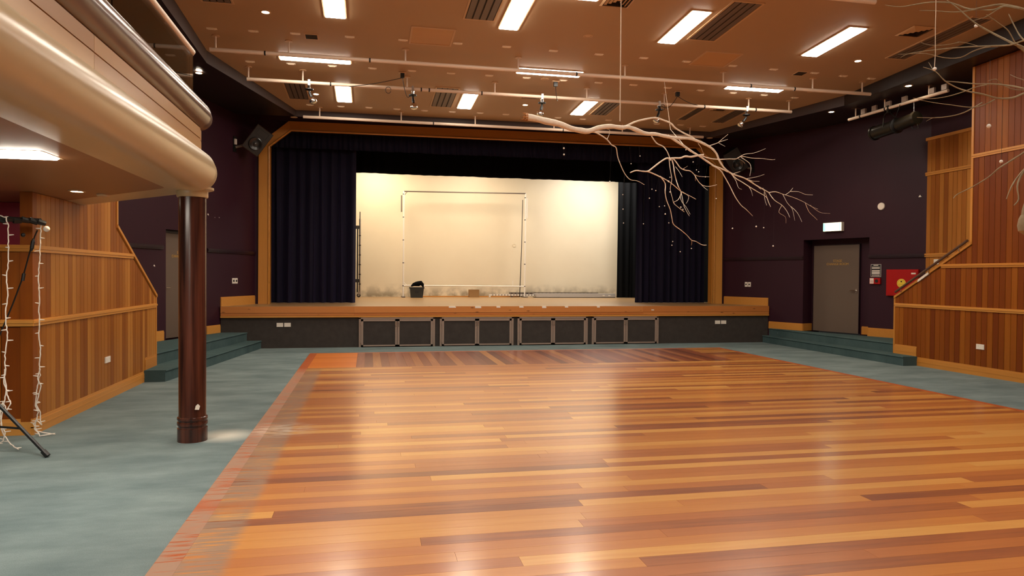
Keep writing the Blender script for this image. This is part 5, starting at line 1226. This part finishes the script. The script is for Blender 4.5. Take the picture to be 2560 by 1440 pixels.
# sockets with dangling cables
def sag(a, b_, drop, n=14):
    a, b_ = Vector(a), Vector(b_)
    return [a.lerp(b_, k / n) - Vector((0, 0, drop * math.sin(math.pi * k / n))) for k in range(n + 1)]
for i, (x, y, ends) in enumerate(((.601, 13.1, [(.77, 13.32, 4.98, .18), (-.35, 13.32, 5.06, .02)]), (3.488, 13.037, [(3.6, 13.3, 5.02, .06)]), (6.043, 13.161, [(5.75, 13.32, 5.05, .12), (6.6, 13.33, 5.1, .03)]))):
    t = thing('ceiling_plug', (x, y, CZ(y)), ['left', 'middle', 'right'][i] + ' black plug with hanging cable beside the middle pipe', 'plug', 'black plugs in the ceiling')
    MB().box((x - .07, y - .045, CZ(y) - .02), (x + .07, y + .045, CZ(y) - .003)).build('plate', M['ceiling_fit'], t)
    MB().box((x - .035, y - .03, CZ(y) - .1), (x + .035, y + .03, CZ(y) - .02)).build('plug_body', M['black'], t)
    for (ex, ey, ez, dr_) in ends:
        MB().tube(sag((x, y, CZ(y) - .1), (ex, ey, ez), dr_), .006, 6).build('cable', M['black'], t)
    if i != 1:
        MB().tube([(x - .25 + .05 * math.cos(k), y + .15, 5.02 + .06 * math.sin(k)) for k in [j * .5 for j in range(13)]], .005, 6).build('cable_coil', M['black'], t)

# loudspeakers
def loudspeaker(sgn, cx, cy, cz, roll, label):
    t = thing('loudspeaker', (cx, cy, cz), label, 'loudspeaker', 'wall loudspeakers beside the stage')
    w, h, d = .40, .60, .36
    yaw = math.radians(-20 * sgn * -1) * 1.0
    base = Matrix.Translation((cx, cy, cz)) @ Matrix.Rotation(math.radians(-16) * sgn, 4, 'Z') @ Matrix.Rotation(math.radians(14), 4, 'X') @ Matrix.Rotation(roll, 4, 'Y')
    F = lambda x, y, z: tuple(base @ Vector((x, y, z)))
    vs = [(-w / 2, 0, -h / 2), (w / 2, 0, -h / 2), (w / 2, 0, h / 2), (-w / 2, 0, h / 2), (-w * .3, d, -h / 2), (w * .3, d, -h / 2), (w * .3, d, h / 2), (-w * .3, d, h / 2)]
    MB().add([F(*v) for v in vs], [(0, 1, 2, 3), (7, 6, 5, 4), (0, 4, 5, 1), (1, 5, 6, 2), (2, 6, 7, 3), (3, 7, 4, 0)]).build('cabinet', M['black_gloss'], t)
    MB().box((-w / 2 + .012, -.012, -h / 2 + .012), (w / 2 - .012, 0, h / 2 - .012), F).build('baffle', M['baffle'], t)
    MB().lathe([(.0005, -.02), (.02, -.02), (.05, -.005), (.13, -.03), (.145, -.024), (.15, -.012)], seg=28, fn=lambda x, y, z: F(x, z + .0, y - .09)).build('woofer', M['black_gloss'], t, smooth=True)
    MB().lathe([(.0005, -.035), (.03, -.03), (.05, -.012), (.05, -.005)], seg=20, fn=lambda x, y, z: F(x, z, y - .09)).build('dust_cap', M['dome'], t, smooth=True)
    MB().add([F(-.12, -.014, .1), F(.12, -.014, .1), F(.12, -.014, .24), F(-.12, -.014, .24), F(-.03, .03, .155), F(.03, .03, .155), F(.03, .03, .185), F(-.03, .03, .185)], [(0, 1, 5, 4), (1, 2, 6, 5), (2, 3, 7, 6), (3, 0, 4, 7), (4, 5, 6, 7)]).build('horn', M['black'], t)
    fn = WL if sgn < 0 else WR
    MB().box((.80, -.02, 4.28), (.92, 0, 4.62), fn).build('wall_plate', M['black'], t)
    MB().tube([fn(.86, -.02, 4.38), F(0, d * .8, -.1)], .028, 8).build('bracket_arm', M['grille'], t)
    return t
loudspeaker(-1, -2.40, 16.36, 4.545, math.radians(33), 'black tilted loudspeaker on the wall left of the stage')
ts = loudspeaker(1, 9.12, 16.36, 4.545, math.radians(-33), 'black tilted loudspeaker behind the twigs right of the stage')
MB().box((9.13, 16.36, 4.44), (9.19, 16.375, 4.50)).build('red_badge', M['led_red'], ts)
o = MB().box((.84, -.05, 4.44), (.90, -.0, 4.56), WL).build('wall_outlet', M['white'])
tag(o, 'white outlet beside the left loudspeaker bracket', 'outlet')

# ------------------------------------------------------------------ hanging branches with balls
def branch(data, mat, name, label, thin=1.0):
    x, y, z, _ = data[0][1][0]
    t = thing(name, (x, y, z), label, 'branch', 'dead branches hung from the ceiling')
    for kind, pts in data:
        P = [Vector(p[:3]) for p in pts]; R_ = [p[3] * (thin if kind == 'twig' else 1) for p in pts]
        # subdivide with Catmull-Rom for gentle bends
        Q, S = [], []
        for i in range(len(P) - 1):
            p0, p1, p2, p3 = P[max(i - 1, 0)], P[i], P[i + 1], P[min(i + 2, len(P) - 1)]
            for k in range(3):
                u = k / 3
                Q.append(.5 * ((2 * p1) + (p2 - p0) * u + (2 * p0 - 5 * p1 + 4 * p2 - p3) * u * u + (3 * p1 - p0 - 3 * p2 + p3) * u ** 3))
                S.append((R_[i] * (1 - u) + R_[i + 1] * u) * (1 + .10 * random.uniform(-1, 1)))
        Q.append(P[-1]); S.append(R_[-1])
        MB().tube(Q, S, 10 if kind == 'limb' else 6).build(kind, mat, t, smooth=True)
    return t
random.seed(4)
ba = branch(BRANCH_A, M['bark'], 'hanging_branch', 'long bleached branch hung level in front of the stage')
p0 = Vector(BRANCH_A[0][1][0][:3]); p1 = Vector(BRANCH_A[0][1][1][:3])
dr = (p0 - p1).normalized()
mb = MB()
for k in range(9):
    a = k * .7
    off = Vector((0, math.cos(a), math.sin(a))) * .034
    mb.tube([p0 + off - dr * .03, p0 + off * 1.15 + dr * random.uniform(.01, .06)], [.016, .003], 5)
mb.tube([p0 - dr * .02, p0 + dr * .012], [.04, .03], 10)
mb.build('broken_end', M['cut_wood'], ba)
bb = branch(BRANCH_B, M['bark_far'], 'hanging_branch', 'near grey branch with drooping twigs at the top right edge', .72)
q0 = Vector(BRANCH_B[0][1][-1][:3])
MB().tube([q0 + Vector((0, 0, .03)), q0, q0 + Vector((-.005, 0, -.05)), q0 + Vector((-.01, 0, -.09)), q0 + Vector((-.01, 0, -.115))], [.05, .062, .066, .055, .02], 14).build('butt_end', M['bark_far'], bb, smooth=True)
o = MB().tube([(3.195, 8.695, 3.62), (3.195, 8.695, CZ(8.695))], .006, 6).build('hanging_string', M['twine'])
tag(o, 'long pale string holding the bleached branch from the ceiling', 'string', 'strings holding the branches')
o = MB().tube([(5.21, 11.91, 5.12), (5.2, 11.6, 4.2), (4.55, 9.6, 3.5)], .004, 6).build('hanging_string', M['twine'])
tag(o, 'thin string from the front pipe to the middle of the branch', 'string', 'strings holding the branches')
q = BRANCH_B[0][1][0]
o = MB().tube([(q[0], q[1], q[2]), (q[0], q[1], CZ(q[1]))], .005, 6).build('hanging_string', M['twine'])
tag(o, 'string holding the near grey branch', 'string', 'strings holding the branches')
# balls: order them left to right for their labels
balls = sorted(BALLS_A, key=lambda b_: b_[0][0])
for i, (p, r_, zt) in enumerate(balls):
    r_ *= 1.3
    o = MB().sphere(p, r_, 12, 8).build('foam_ball', M['ball'], smooth=True, origin=p)
    x, y, z = p
    th = MB().tube([(0, 0, r_ * .9), (zt[0] - x, zt[1] - y, max(zt[2] - z, .03))], .0004, 4).build('thread', M['thread'])
    th.parent = o
    tag(o, '', 'ball', 'white balls hung from the bleached branch')
    n_ = len(balls)
    k = ORD[i] + ' from the left' if i < n_ // 2 else ORD[n_ - 1 - i] + ' from the right'
    o['label'] = ('larger' if r_ > .0094 else 'small') + ' white ball, ' + k + ' of those under the branch'
for i, (p, r_) in enumerate(BALLS_B):
    o = MB().sphere(p, r_, 16, 10).build('foam_ball', M['ball'], smooth=True, origin=p)
    top = (CZ(p[1]) if i < 2 else p[2] + .5) - p[2]
    if i == 1:
        pts = [(.003 * math.sin(k * 2.1), .003 * math.cos(k * 1.7), r_ * .9 + (top - r_) * k / 24) for k in range(25)]
        th = MB().tube(pts, .0028, 5).build('thread', M['twine'])
    else:
        th = MB().tube([(0, 0, r_ * .9), (0, 0, top)], .001, 4).build('thread', M['thread'])
    th.parent = o
    tag(o, ['white ball hanging at the top right before the slotted grille', 'white ball on a frayed cord before the right bulkhead', 'white ball hanging before the upper right timber boards', 'white ball hanging before the right timber boards below the rail'][i], 'ball', 'white balls at the right edge')

# ------------------------------------------------------------------ light stand and fairy lights at the left edge
t = thing('light_stand', (-3.55, 6.95, 0), 'black tripod light stand with a crossbar at the left edge', 'light stand')
MB().tube([(-3.55, 6.95, .25), (-3.55, 6.95, 2.08)], .018, 10).build('pole', M['black'], t)
MB().tube([(-3.95, 6.85, 2.08), (-3.55, 6.95, 2.085), (-3.02, 7.38, 2.085)], .024, 10).build('crossbar', M['black'], t)
foot = (-2.715, 6.735, .02)
for k, ft in enumerate((foot, (-4.05, 6.3, .02), (-3.9, 7.55, .02))):
    lg = MB().tube([ft, (-3.53 if k == 0 else -3.56, 6.94, .86)], .016, 10).build('leg', M['black'], t)
    d = (Vector(ft) - Vector((-3.55, 6.95, .86))).normalized()
    MB().tube([Vector(ft) - d * .05, Vector(ft) + d * .01], .024, 10).build('rubber_foot', M['black'], lg)
    mid = Vector(ft).lerp(Vector((-3.55, 6.95, .86)), .27)
    MB().tube([mid, (-3.55, 6.95, .28)], .010, 8).build('brace', M['black'], t)
random.seed(9)
for k in range(9):      # cable ties and clamps bunched on the crossbar
    u = k / 8
    q = Vector((-3.42, 7.06, 2.085)).lerp(Vector((-3.02, 7.38, 2.085)), u)
    MB().tube([q + Vector((-.02, -.02, .01 * random.uniform(-1, 1))), q + Vector((.03, .02, -.03 + .05 * random.random()))], [.03, .022], 8).build('cable_wrap', M['black'], t)
for u in (.1, .72):
    q = Vector((-3.42, 7.06, 2.02)).lerp(Vector((-3.02, 7.38, 2.0)), u)
    MB().sphere(q - Vector((0, 0, .06)), .02, 8, 6).build('clamp_knob', M['black'], t)
def fairy(keys, label):
    p = STRINGS[keys[0]][0]
    t_ = thing('fairy_light_string', p, label, 'fairy lights', 'white fairy light strings')
    for key in keys:
        pts = [Vector(q) for q in STRINGS[key]]
        Q = []
        for i in range(len(pts) - 1):
            for k in range(4):
                u = k / 4
                w_ = pts[i].lerp(pts[i + 1], u)
                Q.append(w_ + Vector((random.uniform(-.004, .004), random.uniform(-.004, .004), 0)))
        Q.append(pts[-1])
        for q in Q: q.z = max(q.z, .008)
        MB().tube(Q, .0055, 6).build('cable', M['fairy'], t_)
        for i in range(3, len(Q), 4):
            s_ = 1 if (i // 4) % 2 else -1
            e = Q[i] + Vector((s_ * random.uniform(.03, .05), random.uniform(-.01, .01), random.uniform(-.008, .008)))
            e.z = max(e.z, .008)
            MB().tube([Q[i], Q[i].lerp(e, .5), e], [.006, .0055, .003], 6).build('bulb', M['fairy'], t_)
    if keys[0] == 'right':
        MB().sphere((p[0] + .045, p[1], p[2] - .07), .028, 12, 8).build('plug_ball', M['fairy'], t_, smooth=True)
    return t_
fairy(['right', 'right2'], 'white fairy light string hanging from the right end of the stand crossbar')
fairy(['left', 'left2'], 'white fairy light string hanging at the very left edge of the picture')
t = thing('power_cord', (-3.09, 7.42, 1.95), 'black power cord with inline switch trailing from the stand', 'cord')
pts = [(-3.07, 7.43, 2.0), (-3.09, 7.42, 1.94), (-3.13, 7.42, 1.8), (-3.18, 7.4, 1.56), (-3.26, 7.38, 1.3), (-3.34, 7.3, 1.0), (-3.42, 7.2, .8), (-3.5, 7.0, .6)]
MB().tube(pts, .007, 6).build('cable', M['black'], t)
MB().tube([(-3.10, 7.42, 1.92), (-3.105, 7.42, 1.89), (-3.115, 7.42, 1.83), (-3.12, 7.42, 1.80)], [.008, .018, .018, .008], 8).build('inline_plug', M['black'], t)
MB().tube([(-3.175, 7.402, 1.59), (-3.185, 7.40, 1.52)], .016, 8).build('inline_switch', M['black'], t)
